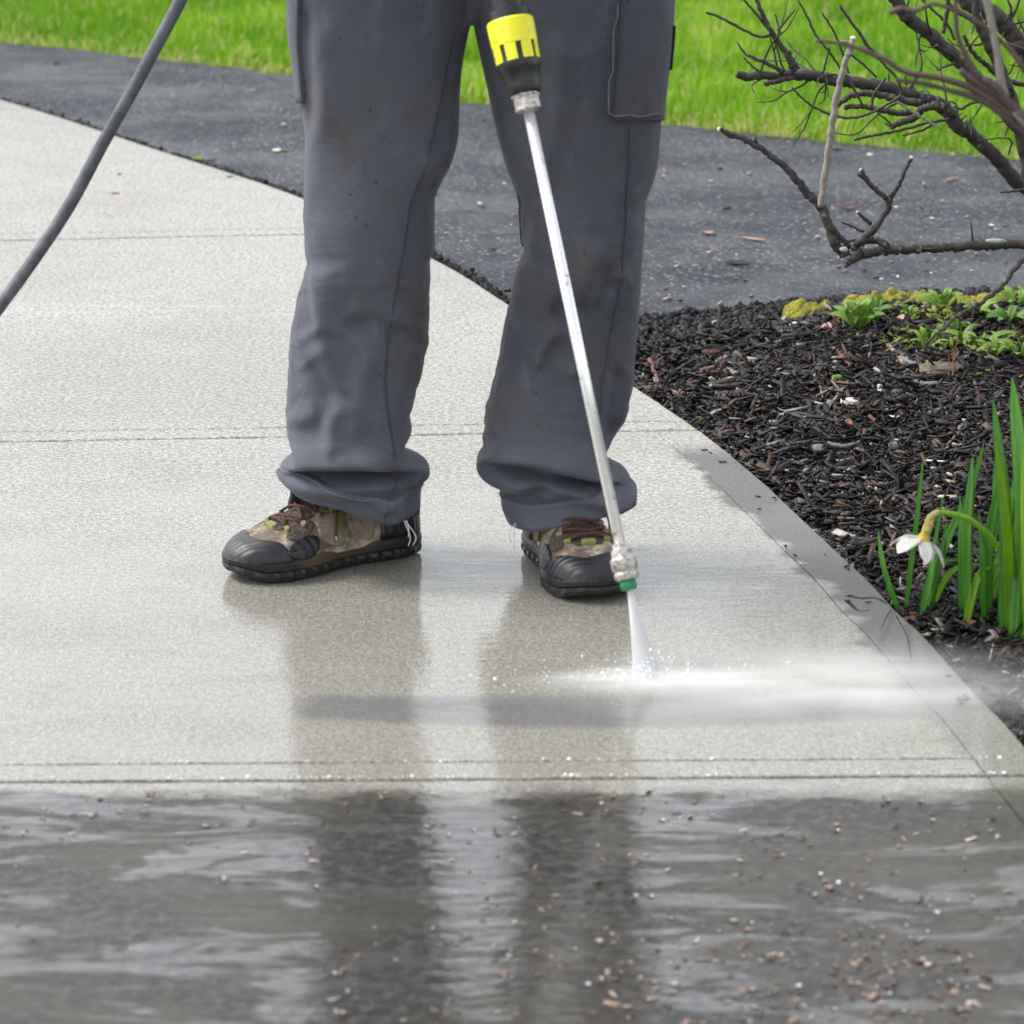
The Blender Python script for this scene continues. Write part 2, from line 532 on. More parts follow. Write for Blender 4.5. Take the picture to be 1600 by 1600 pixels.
EM = .070
def slab(name, far, near, gf, gn, holes=(), rs=0.0, ls=None):
    """far/near: joint lines, gf/gn half gaps; rs/ls: right and left side measured back from the edge of the walk"""
    def side(sh):
        def crs(line):
            y = line(0.3)
            for _ in range(20): y = line(float(edge_x(y)) - sh)
            return y
        yf, yn = (crs(far) - gf if far else 11.0), (crs(near) + gn)
        n = max(6, int((yf - yn) / .03))
        return [(float(edge_x(y)) - sh, float(y)) for y in np.linspace(yn, yf, n)]
    right = side(rs)
    left = side(ls)[::-1] if ls is not None else None
    def jl(line, off, x0, x1, k):
        xs = np.linspace(x0, x1, k)
        jit = (vnoise(np.c_[xs * 40, xs * 0 + off * 900, xs * 0], 1, 9) - .5) * .004
        return [(float(x), float(line(x) + off + j)) for x, j in zip(xs, jit)]
    if left is None:
        nearl = jl(near, gn, XL, right[0][0], 160)[:-1]
        farl = jl(far, -gf, right[-1][0], XL, 160)[1:] if far else [(XL, 11.0)]
        out = np.array(nearl + right + farl)
    else:
        out = np.array(right + left)
    e1 = out - np.roll(out, 1, 0); e2 = np.roll(out, -1, 0) - out
    nn = lambda e: np.c_[-e[:, 1], e[:, 0]] / (np.linalg.norm(e, axis=1)[:, None] + 1e-9)
    nrm = nn(e1) + nn(e2); nrm /= np.linalg.norm(nrm, axis=1)[:, None] + 1e-9
    bw = (.004 if name == 'slab' else .003) if rs == 0 and ls is None else .0018
    ins = out + nrm * bw; mid = out + nrm * bw * .3
    k = len(out)
    pts = [Vector(p) for p in ins]; edges = [(i, (i + 1) % k) for i in range(k)]
    loops = []
    for h in holes:
        b = len(pts); h = np.asarray(h); loops.append((b, len(h)))
        pts += [Vector(p) for p in h]; edges += [(b + i, b + (i + 1) % len(h)) for i in range(len(h))]
    r = geometry.delaunay_2d_cdt(pts, edges, [], 0, 1e-6)
    vv = np.array([tuple(p) for p in r[0]])
    def inside(p, poly):
        x, y = p; c = False; n_ = len(poly)
        for i in range(n_):
            x1, y1 = poly[i]; x2, y2 = poly[i - 1]
            if (y1 > y) != (y2 > y) and x < (x2 - x1) * (y - y1) / (y2 - y1) + x1: c = not c
        return c
    F = []
    for f in r[2]:
        c = vv[list(f)].mean(0)
        if inside(c, ins) and not any(inside(c, h) for h in holes):
            F.append(tuple(f))
    V = [(x, y, 0.0) for x, y in vv]
    def wall(a, za, b, zb, flip=False):
        o = len(V); n_ = len(a)
        V.extend([(p[0], p[1], za) for p in a]); V.extend([(p[0], p[1], zb) for p in b])
        for i in range(n_):
            j = (i + 1) % n_
            q = (o + i, o + n_ + i, o + n_ + j, o + j)
            F.append(q if not flip else q[::-1])
    wall(ins, 0.0, mid, -.0016); wall(mid, -.0016, out, -.0055); wall(out, -.0055, out, -.11)
    for h in holes:
        wall(np.asarray(h), 0.0, np.asarray(h), -.035, True)
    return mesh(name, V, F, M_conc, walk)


def pxpoly(l): return np.array([G(*q)[:2] for q in l])
def thin(l, w):
    q = spline(pxpoly(l), 9); T = np.gradient(q, axis=0); T /= np.linalg.norm(T, axis=1)[:, None]
    nrm = np.c_[-T[:, 1], T[:, 0]] * np.linspace(w, w * .3, 9)[:, None]
    return np.vstack([q + nrm, (q - nrm)[::-1]])
crack1 = thin([(1324, 930), (1345, 935), (1368, 934), (1386, 944)], .0062)
crack2 = thin([(1400, 962), (1408, 976), (1418, 996), (1424, 1030)], .0012)
crack3 = thin([(1392, 952), (1384, 966), (1376, 984)], .0009)
crack4 = thin([(1323, 937), (1331, 946), (1344, 955), (1360, 953)], .0040)
MG = .062
def shift(l, d): return lambda x: l(x) + d
slab('slab', None, J[0], 0, .004)
for a in range(5):
    far, near = J[a], J[a + 1]
    if a < 2:
        slab('slab', far, shift(near, MG), .004, .0016)
        slab('slab_margin', shift(near, MG), near, .0016, .004)
        continue
    slab('slab', far, shift(near, MG), .004, .0016, rs=EM + .0007)
    slab('slab_margin', shift(near, MG), near, .0016, .004, rs=EM + .0007)
    slab('slab_edge', far, near, .004, .004, [crack1, crack2, crack3, crack4] if a == 2 else [], ls=EM)
mesh('joint_bed', [(XL, .8, -.016), (.1, .8, -.016), (.1, 6.6, -.016), (-1.7, 9.2, -.016), (XL, 10.9, -.016)], [(0, 1, 2, 3, 4)], M_dirtjoint, walk)
mesh('crack_bed', [(.36, 4.5, -.024), (.50, 4.5, -.024), (.48, 5.1, -.024), (.36, 5.1, -.024)], [(0, 1, 2, 3)], M_soil, walk)

# ------------------------------------------------------------------ stuff: lawn blades, mulch, crumbs
n = 150000
x = rng.uniform(-2.6, 2.8, n); yb = far_y(x)
y = yb + rng.random(n) ** 1.25 * 3.8 - .02 * rng.random(n)
keep = (x < 2.8)
pat = vnoise(np.c_[x, y, x * 0], 5, 1); pat2 = vnoise(np.c_[x, y, x * 0], 14, 6)
edge = np.exp(-(y - yb) / .10)
L = (.035 + .045 * rng.random(n)) * (.75 + .5 * pat) * (1 - .45 * edge)
w = .0017 + .0016 * rng.random(n)
az = rng.uniform(0, 2 * math.pi, n); lean = rng.random(n) ** 1.3 * .9
dx, dy = np.cos(az), np.sin(az); sx, sy = -dy, dx
fz = rng.uniform(0, math.pi, n); sx, sy = np.cos(fz), np.sin(fz)
base = np.c_[x, y, np.full(n, -.044) + .01 * pat]
m1 = base + np.c_[dx * L * lean * .3, dy * L * lean * .3, L * .6]
tp = base + np.c_[dx * L * lean * .9, dy * L * lean * .9, L * (1 - .35 * lean)]
sd = np.c_[sx, sy, sx * 0]
V = np.stack([base - sd * w[:, None], base + sd * w[:, None], m1 + sd * w[:, None] * .8, m1 - sd * w[:, None] * .8, tp], 1).reshape(-1, 3)
i0 = np.arange(n) * 5
F = np.concatenate([np.c_[i0, i0 + 1, i0 + 2], np.c_[i0, i0 + 2, i0 + 3], np.c_[i0 + 3, i0 + 2, i0 + 4]])
tn = np.clip(.15 + .5 * pat + .35 * rng.random(n) - .12, 0, .86)
straw = rng.random(n) < (.03 + .5 * edge + .35 * smooth01(pat2, .68, .85))
tn[straw] = .88 + .12 * rng.random(straw.sum())
tag(mesh('lawn_grass', V, F, M_grass, tint=np.repeat(tn, 5)), 'bright green spring lawn beyond the asphalt driveway', 'grass', kind='stuff')

BOX = np.array([(-1, -1, -1), (1, -1, -1), (1, 1, -1), (-1, 1, -1), (-1, -1, 1), (1, -1, 1), (1, 1, 1), (-1, 1, 1)], float) * .5
BOXF = np.array([(0, 3, 2, 1), (4, 5, 6, 7), (0, 1, 5, 4), (1, 2, 6, 5), (2, 3, 7, 6), (3, 0, 4, 7)])


def chips(name, X, Y, Z, l, wd, th, tilt, mat, tn, taper=.5):
    n = len(X)
    B = np.repeat(BOX[None], n, 0)
    B = B * (1 + .45 * (rng.random((n, 8, 1)) - .5))
    tp = rng.random((n, 1)) * taper
    B[:, :, 1] *= np.where(BOX[None, :, 0] > 0, 1 - tp, 1)
    B = B * np.stack([l, wd, th], 1)[:, None, :]
    B[:, :, 2] += (B[:, :, 0] ** 2) * rng.uniform(-1.5, 2.5, (n, 1))
    a = rng.uniform(0, 2 * math.pi, n); t1 = rng.normal(0, tilt, n); t2 = rng.normal(0, tilt, n)
    ca, sa, c1, s1, c2, s2 = np.cos(a), np.sin(a), np.cos(t1), np.sin(t1), np.cos(t2), np.sin(t2)
    x, y, z = B[..., 0], B[..., 1], B[..., 2]
    y, z = y * c2[:, None] - z * s2[:, None], y * s2[:, None] + z * c2[:, None]
    x, z = x * c1[:, None] - z * s1[:, None], x * s1[:, None] + z * c1[:, None]
    x, y = x * ca[:, None] - y * sa[:, None], x * sa[:, None] + y * ca[:, None]
    V = np.stack([x + X[:, None], y + Y[:, None], z + Z[:, None]], -1).reshape(-1, 3)
    F = (BOXF[None] + (np.arange(n) * 8)[:, None, None]).reshape(-1, 4)
    return mesh(name, V, F, mat, tint=np.repeat(tn, 8))


def bed_pts(n, xmax=2.2, ymin=3.3, pad=.006, top=0.0):
    y = rng.uniform(ymin, 6.95, n * 3)
    ex = edge_x(y)
    x = ex + pad + rng.random(n * 3) ** 1.25 * (xmax - ex)
    k = (y < bed_y(x) - top)
    return x[k][:n], y[k][:n]


x, y = bed_pts(72000, top=.10)
n = len(x)
l = np.where(rng.random(n) < .6, rng.gamma(2, .0036, n) + .003, rng.gamma(2.2, .0085, n) + .006); l = np.clip(l, .003, .07)
wd = np.clip(l * rng.uniform(.10, .5, n), .0015, .010) * rng.uniform(.6, 1.1, n); th = rng.uniform(.0012, .004, n)
z = bed_h(x, y) + .004 + rng.random(n) * .016
d = x - edge_x(y)
l = np.where(d < l * .5, d + .006, l)
tn = np.clip(rng.beta(1.6, 2.4, n) * .82, 0, .8)
r = rng.random(n)
tn[r < .15] = rng.uniform(.76, .92, (r < .15).sum()); tn[r > .955] = rng.uniform(.92, 1, (r > .955).sum())
lg = rng.random(n) < .035; l[lg] *= 2.2; wd[lg] = np.clip(wd[lg] * .5, .0015, .004); l = np.clip(l, .003, .09); l = np.where(d < l * .5, d + .004, l)
tag(chips('mulch', x, y, z, l, wd, th, .38, M_chip, tn), 'wet black shredded bark mulch covering the planting bed', 'mulch', kind='stuff')

# crumbled asphalt along the bed
n = 15000
x = rng.uniform(-.02, 2.4, n); w_ = np.where(x < .55, .30, .15)
y = bed_y(x) + .02 - np.abs(rng.normal(0, 1, n)) * w_ * .55
k = (x > edge_x(y) + .01); x, y = x[k], y[k]; n = len(x)
s = rng.gamma(2.0, .0022, n) + .0025
z = np.maximum(bed_h(x, y), -.014) + .004 + .008 * rng.random(n)
cr = chips('asphalt_crumbs', x, y, z, s, s * rng.uniform(.6, 1, n), s * rng.uniform(.5, .9, n), .6, M_crumb, rng.random(n))
tag(cr, 'black crumbled asphalt where the driveway meets the bed', 'asphalt rubble', kind='stuff')
# crumbs along the concrete edge
n = 3800
q = spline(EDGE[-8:-1], 900)[rng.integers(0, 900, n)]
off = rng.normal(.012, .011, n)
x, y = q[:, 0] + off * .86, q[:, 1] + off * .5
k = (y > bed_y(x) - .02) & (off > -.001); x, y = x[k], y[k]; n = len(x)
s = rng.gamma(2, .0016, n) + .002
cr2 = chips('asphalt_edge_crumbs', x, y, np.full(n, -.011) + .006 * rng.random(n), s, s * .8, s * .7, .6, M_crumb, rng.random(n) * .6)
tag(cr2, 'thin black line of tar crumbs along the concrete edge', 'tar edge', kind='stuff')
# pale and rusty specks on the driveway
n = 2600
x = rng.uniform(-2.2, 2.4, n); y = rng.uniform(6.4, 10.6, n)
dens = .15 + .85 * smooth01(x, -.6, .8)
k = (y < far_y(x) - .02) & (y > np.maximum(bed_y(x), 0) + .03) & (x > edge_x(y) + .04) & (rng.random(n) < dens); x, y = x[k], y[k]; n = len(x)
s = rng.gamma(1.6, .0015, n) + .0016
M_grit = mat_tint('driveway_grit', [(0, (.012, .010, .009)), (.3, (.10, .06, .045)), (.6, (.35, .22, .16)), (.8, (.45, .40, .36)), (1, (.72, .70, .68))], .5, .5)
tag(chips('driveway_litter', x, y, np.full(n, -.0125), s * 1.8, s, s * .4, .15, M_grit, rng.random(n)), 'fine rusty and pale specks scattered over the asphalt', 'litter', kind='stuff')

# ================================================================== the person: trousers, shoes, upper body
person = tag(empty('person'), 'person in grey cargo work trousers and muddy brown hiking shoes standing on wet concrete', 'person')


def mat_trousers(name, dark=1.0):
    t = NT(name)
    w = t.n('ShaderNodeTexWave', {'Vector': t.pos, 'Scale': 420.0, 'Distortion': 2.0, 'Detail': 2.0}, wave_type='BANDS', bands_direction='DIAGONAL').outputs['Fac']
    med = t.noise(12, 4, .6); big = t.noise(3.5, 3, .55); fine = t.noise(600, 2)
    c = t.mix(t.ss(big, .3, .7), (.054 * dark, .056 * dark, .072 * dark), (.092 * dark, .096 * dark, .122 * dark))
    c = t.mix(t.ss(fine, .35, .65, 0, .3), c, (.115 * dark, .12 * dark, .152 * dark))
    c = t.mix(t.ss(t.noise(26, 4, .65, stretch=(1, 1, .6)), .5, .7, 0, .35), c, (.135 * dark, .141 * dark, .175 * dark))
    # brown work dirt on the knees and shins
    knee = t.m('MULTIPLY', t.ss(t.z, .78, .55), t.ss(t.z, .14, .28))
    dm = t.m('MULTIPLY', t.ss(t.noise(7, 5, .7), .47, .72), t.m('ADD', .12, t.m('MULTIPLY', knee, .7)))
    c = t.mix(dm, c, (.072, .060, .045))
    mud = t.ss(t.voro(46), .13, .06)
    mud = t.m('MULTIPLY', mud, t.ss(t.noise(11, 2), .5, .6))
    c = t.mix(t.m('MULTIPLY', mud, .8), c, (.03, .026, .024))
    pale = t.m('MULTIPLY', t.ss(t.voro(70), .06, .03), t.ss(t.noise(19, 2), .55, .62))
    c = t.mix(t.m('MULTIPLY', pale, .6), c, (.3, .27, .2))
    nb = t.bump(w, .0003, .5)
    nb = t.bump(t.noise(150, 3, .6, stretch=(.3, .3, 1.6)), .0009, .8, nb)
    nb = t.bump(t.noise(13, 3, .55), .005, .5, nb)
    return t.bsdf(Base_Color=c, Roughness=.82, Normal=nb, Sheen_Weight=.15, Sheen_Roughness=.35, Specular_IOR_Level=.22)


M_tr = mat_trousers('grey_twill')
M_tr2 = mat_trousers('grey_twill_pocket', .97)
M_hem = mat_trousers('faded_hem_twill', 1.3)
M_seam = plain('dark_seam_thread', (.05, .053, .07), .9, .2)  # dark thread for seams and the outer pocket stitching
M_stitch = plain('pale_stitching', (.16, .165, .2), .8, .25)
M_thread = plain('frayed_thread', (.72, .70, .70), .7, .1)

YC = 5.08


class Loft:
    """a cloth tube: rows down the leg, columns round it (90 deg faces the camera, 0 deg = picture right)"""
    def __init__(s, sil, depth, hemfront, hemback, strokes, nv=180, nu=132, n=2.35, seed=1, ztop=.93):
        sil = np.array(sil, float)
        L = np.array([P(a, y, YC) for y, a, b in sil]); R = np.array([P(b, y, YC) for y, a, b in sil])
        o = np.argsort(L[:, 2])
        zs, xl, xr = L[o, 2], L[o, 0], R[o, 0]
        dz, df, dbk = np.array(depth, float).T
        o2 = np.argsort(dz)
        u = np.linspace(0, 2 * math.pi, nu, endpoint=False)
        cu, su = np.cos(u), np.sin(u)
        cx = np.sign(cu) * np.abs(cu) ** (2 / n); cy = np.sign(su) * np.abs(su) ** (2 / n)
        hf = np.array([P(a, b, YC - .09 * (1 - .35 * abs((a - hemfront[len(hemfront) // 2][0]) / 110.))) for a, b in hemfront])
        v = np.linspace(0, 1, nv)
        V = np.zeros((nv, nu, 3))
        zh = np.full(nu, hemback)
        xm, xh = (xl[0] + xr[0]) / 2, (xr[0] - xl[0]) / 2
        fx = xm + xh * cx
        fr = smooth01(su, -.25, .25)
        zf = np.interp(fx, hf[:, 0], hf[:, 2])
        zh = zf * fr + (hemback + .25 * (zf - hemback)) * (1 - fr)
        for j in range(nu):
            z = ztop + (zh[j] - ztop) * v
            a, b = np.interp(z, zs, xl), np.interp(z, zs, xr)
            f, bk = np.interp(z, dz[o2], df[o2]), np.interp(z, dz[o2], dbk[o2])
            V[:, j, 0] = (a + b) / 2 + (b - a) / 2 * cx[j]
            V[:, j, 1] = YC - np.where(cy[j] > 0, f, bk) * cy[j]
            V[:, j, 2] = z
        # smooth the silhouette a little down the rows
        for _ in range(2):
            V[1:-1, :, :2] = .25 * V[:-2, :, :2] + .5 * V[1:-1, :, :2] + .25 * V[2:, :, :2]
        # cloth folds: strokes pushed towards (+) or away from (-) the viewer's side of the cloth
        X, Yp = to_px(V)
        front = smooth01(cy, -.05, .45)[None, :]
        D = np.zeros((nv, nu))
        for st in strokes:
            kind, pts, wp, wn_, amp = st[:5]
            q = spline(np.array(pts, float), 40) if len(pts) > 1 else np.array(pts, float)
            if len(pts) == 1:
                dd = np.hypot((X - q[0][0]) / wp, (Yp - q[0][1]) / wn_)
                D += amp * np.exp(-dd ** 2)
                continue
            best = np.full((nv, nu), 1e9); sgn = np.ones((nv, nu)); along = np.zeros((nv, nu))
            ln = 0
            for k in range(len(q) - 1):
                a, b = q[k], q[k + 1]; e = b - a; l = math.hypot(*e)
                t = np.clip(((X - a[0]) * e[0] + (Yp - a[1]) * e[1]) / (l * l + 1e-9), 0, 1)
                rx, ry = X - a[0] - t * e[0], Yp - a[1] - t * e[1]
                d2 = np.hypot(rx, ry); m = d2 < best
                best = np.where(m, d2, best)
                sgn = np.where(m, np.sign(e[0] * ry - e[1] * rx), sgn)
                along = np.where(m, ln + t * l, along); ln += l
            wd = np.where(sgn > 0, wp, wn_)
            ends = smooth01(along, 0, .18 * ln) * smooth01(ln - along, 0, .18 * ln) if kind != 'pucker' else 1
            if kind == 'pucker':
                D += amp * np.sin(along * 2 * math.pi / st[5] + 1.5 * np.sin(along * .05)) * np.exp(-(best / wd) ** 2)
            else:
                D += amp * np.exp(-(best / wd) ** 2) * ends
        for _ in range(1):
            D[1:-1] = .25 * D[:-2] + .5 * D[1:-1] + .25 * D[2:]
            D = .25 * np.roll(D, 1, 1) + .5 * D + .25 * np.roll(D, -1, 1)
        V[..., 1] -= (1.0 + 1.0 * smooth01(V[..., 2], .24, .16)) * D * front
        V = s.relax(V, seed)
        s.V, s.nv, s.nu = V, nv, nu
        s.N = s.normals(V)
        s.X, s.Yp = to_px(V)
        s.front = np.broadcast_to(cy[None, :] > .02, (nv, nu))

    def relax(s, T, seed):
        """let the cloth buckle: it is cut longer than the leg, so it folds between the anchored hem and the waist"""
        V = T.copy(); nv, nu = V.shape[:2]
        z = T[..., 2]
        exc = .012 + .045 * np.exp(-((z - .42) / .10) ** 2) + .045 * smooth01(z, .34, .20) + .10 * np.exp(-((z - .145) / .05) ** 2)
        hexc = .014 + .024 * smooth01(z, .5, .2)
        N = s.normals(V)
        V = V + N * ((vnoise(V * np.array((1, 1, 1.3)), 16, seed) - .5) * .010 + (vnoise(V, 38, seed + 2) - .5) * .003)[..., None]
        con = []                                     # (axis, span, rest, stiffness)
        for k, st in ((1, 1.0), (2, .30), (4, .16), (7, .05)):
            L0 = np.linalg.norm(T[k:] - T[:-k], axis=2) * (1 + .5 * (exc[k:] + exc[:-k]))
            con.append((0, k, L0, st))
            R = np.roll(T, -k, 1)
            L1 = np.linalg.norm(R - T, axis=2) * (1 + hexc)
            con.append((1, k, L1, st))
        L2 = np.linalg.norm(np.roll(T, -1, 1)[1:] - T[:-1], axis=2) * (1 + .4 * exc[1:])
        L3 = np.linalg.norm(T[1:] - np.roll(T, -1, 1)[:-1], axis=2) * (1 + .4 * exc[1:])
        anc = .016 + .10 * smooth01(z, .60, .85) + .05 * smooth01(z, .135, .11)
        anc[-6:] = .05; anc[0] = 1
        inner = T - s.normals(T) * .022              # the leg inside keeps the cloth out
        cen = T.mean(1, keepdims=True)
        def half(A, B, L0, st):
            d = B - A; l = np.linalg.norm(d, axis=-1, keepdims=True) + 1e-9
            return d * (st * .5 * (1 - L0[..., None] / l))
        for it in range(170):
            for axis, k, L0, st in con:
                if axis == 0:
                    c = half(V[:-k], V[k:], L0, st)
                    acc = np.zeros_like(V); acc[:-k] += c; acc[k:] -= c
                    V = V + acc * .5
                else:
                    c = half(V, np.roll(V, -k, 1), L0, st)
                    V = V + (c - np.roll(c, k, 1)) * .5
            c = half(V[:-1], np.roll(V, -1, 1)[1:], L2, .4); acc = np.zeros_like(V); acc[:-1] += c; acc[1:] -= np.roll(c, 1, 1); V = V + acc * .5
            c = half(np.roll(V, -1, 1)[:-1], V[1:], L3, .4); acc = np.zeros_like(V); acc[:-1] += np.roll(c, 1, 1); acc[1:] -= c; V = V + acc * .5
            V[..., 2] -= .00012 * (1 - smooth01(z, .5, .8))
            V = V + (T - V) * anc[..., None]
            r1 = np.hypot(*(V - cen)[..., :2].transpose(2, 0, 1)); r0 = np.hypot(*(inner - cen)[..., :2].transpose(2, 0, 1))
            f = np.maximum(1, r0 / (r1 + 1e-9))[..., None]
            V[..., :2] = cen[..., :2] + (V[..., :2] - cen[..., :2]) * f
        for _ in range(1):
            V[1:-1] = .12 * V[:-2] + .76 * V[1:-1] + .12 * V[2:]
            V = .12 * np.roll(V, 1, 1) + .76 * V + .12 * np.roll(V, -1, 1)
        return V

    def normals(s, V):
        a = np.roll(V, -1, 1) - np.roll(V, 1, 1); b = np.gradient(V, axis=0)
        N = np.cross(b, a); N /= np.linalg.norm(N, axis=2)[..., None] + 1e-12
        return N if N[10, V.shape[1] // 4, 1] < 0 else -N

    def geo(s):
        i = np.arange(s.nv - 1)[:, None] * s.nu; j = np.arange(s.nu)[None]; k = (j + 1) % s.nu
        F = np.stack([i + j, i + s.nu + j, i + s.nu + k, i + k], -1).reshape(-1, 4)
        inner = s.V[-1] - s.N[-1] * .004                          # hem turns inwards
        up = inner + np.array((0, 0, .03)) - s.N[-1] * .012
        V = np.vstack([s.V.reshape(-1, 3), inner, up])
        b = (s.nv - 1) * s.nu; j = np.arange(s.nu); k = (j + 1) % s.nu
        for c in (b, b + s.nu):
            F = np.vstack([F, np.stack([c + j, c + s.nu + j, c + s.nu + k, c + k], -1)])
        return V, F

    def at(s, v, ud, off=0.0):
        """v row fraction, ud degrees; bilinear"""
        v = np.clip(np.asarray(v, float), 0, 1) * (s.nv - 1); u = (np.asarray(ud, float) % 360) / 360 * s.nu
        i = np.minimum(v.astype(int), s.nv - 2); j = u.astype(int) % s.nu; k = (j + 1) % s.nu
        a = (v - i)[..., None]; b = (u - np.floor(u))[..., None]
        A = lambda M: (M[i, j] * (1 - a) * (1 - b) + M[i, k] * (1 - a) * b + M[i + 1, j] * a * (1 - b) + M[i + 1, k] * a * b)
        return A(s.V) + A(s.N) * np.asarray(off)[..., None] if np.ndim(off) else A(s.V) + A(s.N) * off

    def on(s, px, py, off=0.0):
        d = (s.X - px) ** 2 + (s.Yp - py) ** 2 + np.where(s.front, 0, 1e9)
        i, j = np.unravel_index(np.argmin(d), d.shape)
        return s.V[i, j] + s.N[i, j] * off

    def line(s, pts, off, n=70):
        q = spline(np.array(pts, float), n)
        p = np.array([s.on(a, b, off) for a, b in q])
        for _ in range(4):
            p[1:-1] = .25 * p[:-2] + .5 * p[1:-1] + .25 * p[2:]
        return p


def patch(name, fn, A, B, off, mat, parent, nb=.0012):
    """fn(a, b, off); A, B 2-D arrays of parameters; a raised piece with closed edges"""
    top = fn(A, B, off)
    r, c = A.shape
    V = [top.reshape(-1, 3)]
    i = np.arange(r - 1)[:, None] * c; j = np.arange(c - 1)[None]
    F = np.stack([i + j, i + c + j, i + c + j + 1, i + j + 1], -1).reshape(-1, 4)
    ring = list(range(c)) + [k * c + c - 1 for k in range(1, r)] + [(r - 1) * c + k for k in range(c - 2, -1, -1)] + [k * c for k in range(r - 2, 0, -1)]
    low = fn(A, B, -nb).reshape(-1, 3)[ring]
    V.append(low); b = r * c; n = len(ring)
    F = np.vstack([F, [(ring[k], ring[(k + 1) % n], b + (k + 1) % n, b + k) for k in range(n)]])
    return mesh(name, np.vstack(V), F, mat, parent, smooth=True)


SIL_A = [(-260, 470, 770), (-120, 458, 760), (-40, 454, 745), (0, 455, 741), (30, 455, 737), (60, 457, 730), (100, 463, 722), (150, 469, 718), (200, 477, 717), (225, 478, 713),
         (250, 477, 704), (275, 476, 690), (300, 475, 680), (330, 474, 679), (375, 477, 678), (400, 479, 673), (420, 475, 672), (450, 467, 671), (500, 456, 670), (525, 453, 669),
         (575, 450, 658), (610, 449, 649), (640, 448, 641), (670, 451, 640), (690, 453, 636), (702, 455, 634), (712, 450, 645), (720, 443, 662), (730, 438, 669), (738, 438, 667), (744, 447, 660), (750, 455, 656),
         (765, 457, 655), (785, 452, 654), (815, 450, 652), (860, 450, 652)]
DEP_A = [(.95, .13, .15), (.77, .115, .13), (.62, .105, .115), (.50, .105, .10), (.42, .100, .10), (.36, .085, .10), (.28, .08, .10), (.19, .085, .10), (.145, .10, .11), (.125, .10, .11), (.115, .088, .10), (.06, .095, .10)]
HEM_A = [(430, 764), (453, 770), (500, 781), (540, 794), (580, 811), (608, 818), (640, 808), (660, 796)]
ST_A = [
    ('r', [(500, 10), (492, 90), (496, 160), (484, 215), (476, 260), (475, 330)], 12, 30, .010),
    ('r', [(478, 0), (484, 80), (488, 160), (478, 220)], 8, 8, -.012),
    ('r', [(725, 30), (712, 100), (705, 160)], 9, 9, -.010),
    ('r', [(716, 160), (712, 215), (690, 268)], 14, 22, .012),
    ('r', [(664, 235), (676, 285)], 10, 18, .008),
    ('r', [(675, 270), (668, 300)], 8, 8, -.008),
    ('p', [(560, 395)], 75, 80, .016),
    ('r', [(540, 475), (580, 482), (640, 470)], 12, 40, .006),
    ('r', [(545, 497), (585, 505)], 14, 14, -.010),
    ('r', [(484, 400), (492, 450), (497, 495), (495, 522)], 8, 34, .013),
    ('r', [(470, 440), (474, 500), (480, 518)], 16, 14, -.007),
    ('r', [(492, 525), (508, 560), (530, 595), (548, 612)], 16, 12, .009),
    ('r', [(486, 555), (512, 600), (525, 618)], 14, 14, -.006),
    ('r', [(550, 495), (566, 525), (572, 548), (562, 580), (553, 640), (545, 690)], 10, 26, .010),
    ('r', [(548, 612), (530, 632), (517, 660), (515, 706)], 11, 18, .010),
    ('r', [(600, 490), (640, 500), (668, 520)], 10, 16, .008),
    ('r', [(610, 505), (645, 520), (668, 538)], 9, 9, -.008),
    ('r', [(450, 640), (470, 648), (500, 640)], 10, 22, .006),
    # stacked fold above the hem
    ('r', [(430, 722), (480, 719), (540, 722), (600, 720), (640, 718), (675, 722)], 7, 40, .017),
    ('r', [(440, 741), (500, 738), (560, 735), (620, 741), (665, 745)], 10, 7, -.020),
    ('r', [(520, 742), (560, 752), (590, 750), (640, 742)], 9, 6, .010),
    ('r', [(500, 748), (545, 768), (590, 785), (640, 775)], 9, 8, .009),
    ('r', [(530, 760), (560, 778), (600, 793)], 5, 6, -.008),
    ('r', [(630, 752), (640, 770), (628, 788)], 7, 7, -.008),
    ('pucker', [(718, 20), (690, 150), (665, 260), (640, 330), (625, 430), (608, 520), (602, 600), (612, 680), (618, 720)], 9, 16, .0012, 17),
    ('pucker', [(455, 757), (520, 772), (580, 796), (640, 790)], 14, 14, .0014, 12),
]
SIL_B = [(-260, 690, 1050), (-120, 705, 1052), (-40, 724, 1052), (0, 735, 1050), (50, 742, 1047), (100, 753, 1042), (150, 765, 1036), (190, 773, 1033), (250, 790, 1028), (280, 802, 1019), (300, 808, 1010), (320, 812, 1008),
         (350, 815, 1007), (385, 817, 1004), (400, 812, 1003), (420, 806, 1002), (460, 797, 999), (500, 788, 996), (550, 780, 992), (580, 773, 990), (600, 768, 987), (630, 760, 981), (650, 758, 972), (670, 756, 960),
         (690, 754, 951), (702, 752, 950), (715, 751, 957), (725, 753, 967), (735, 759, 976), (748, 770, 985), (760, 780, 990), (770, 784, 992), (785, 786, 990), (800, 792, 975), (815, 798, 965), (860, 802, 962)]
DEP_B = [(.95, .13, .15), (.77, .115, .13), (.62, .105, .115), (.50, .105, .10), (.42, .098, .10), (.36, .085, .10), (.28, .085, .10), (.19, .095, .10), (.15, .105, .11), (.125, .10, .11), (.11, .09, .10), (.06, .09, .10)]
HEM_B = [(770, 770), (790, 800), (806, 824), (840, 826), (880, 820), (905, 811), (925, 803), (955, 795), (985, 782)]
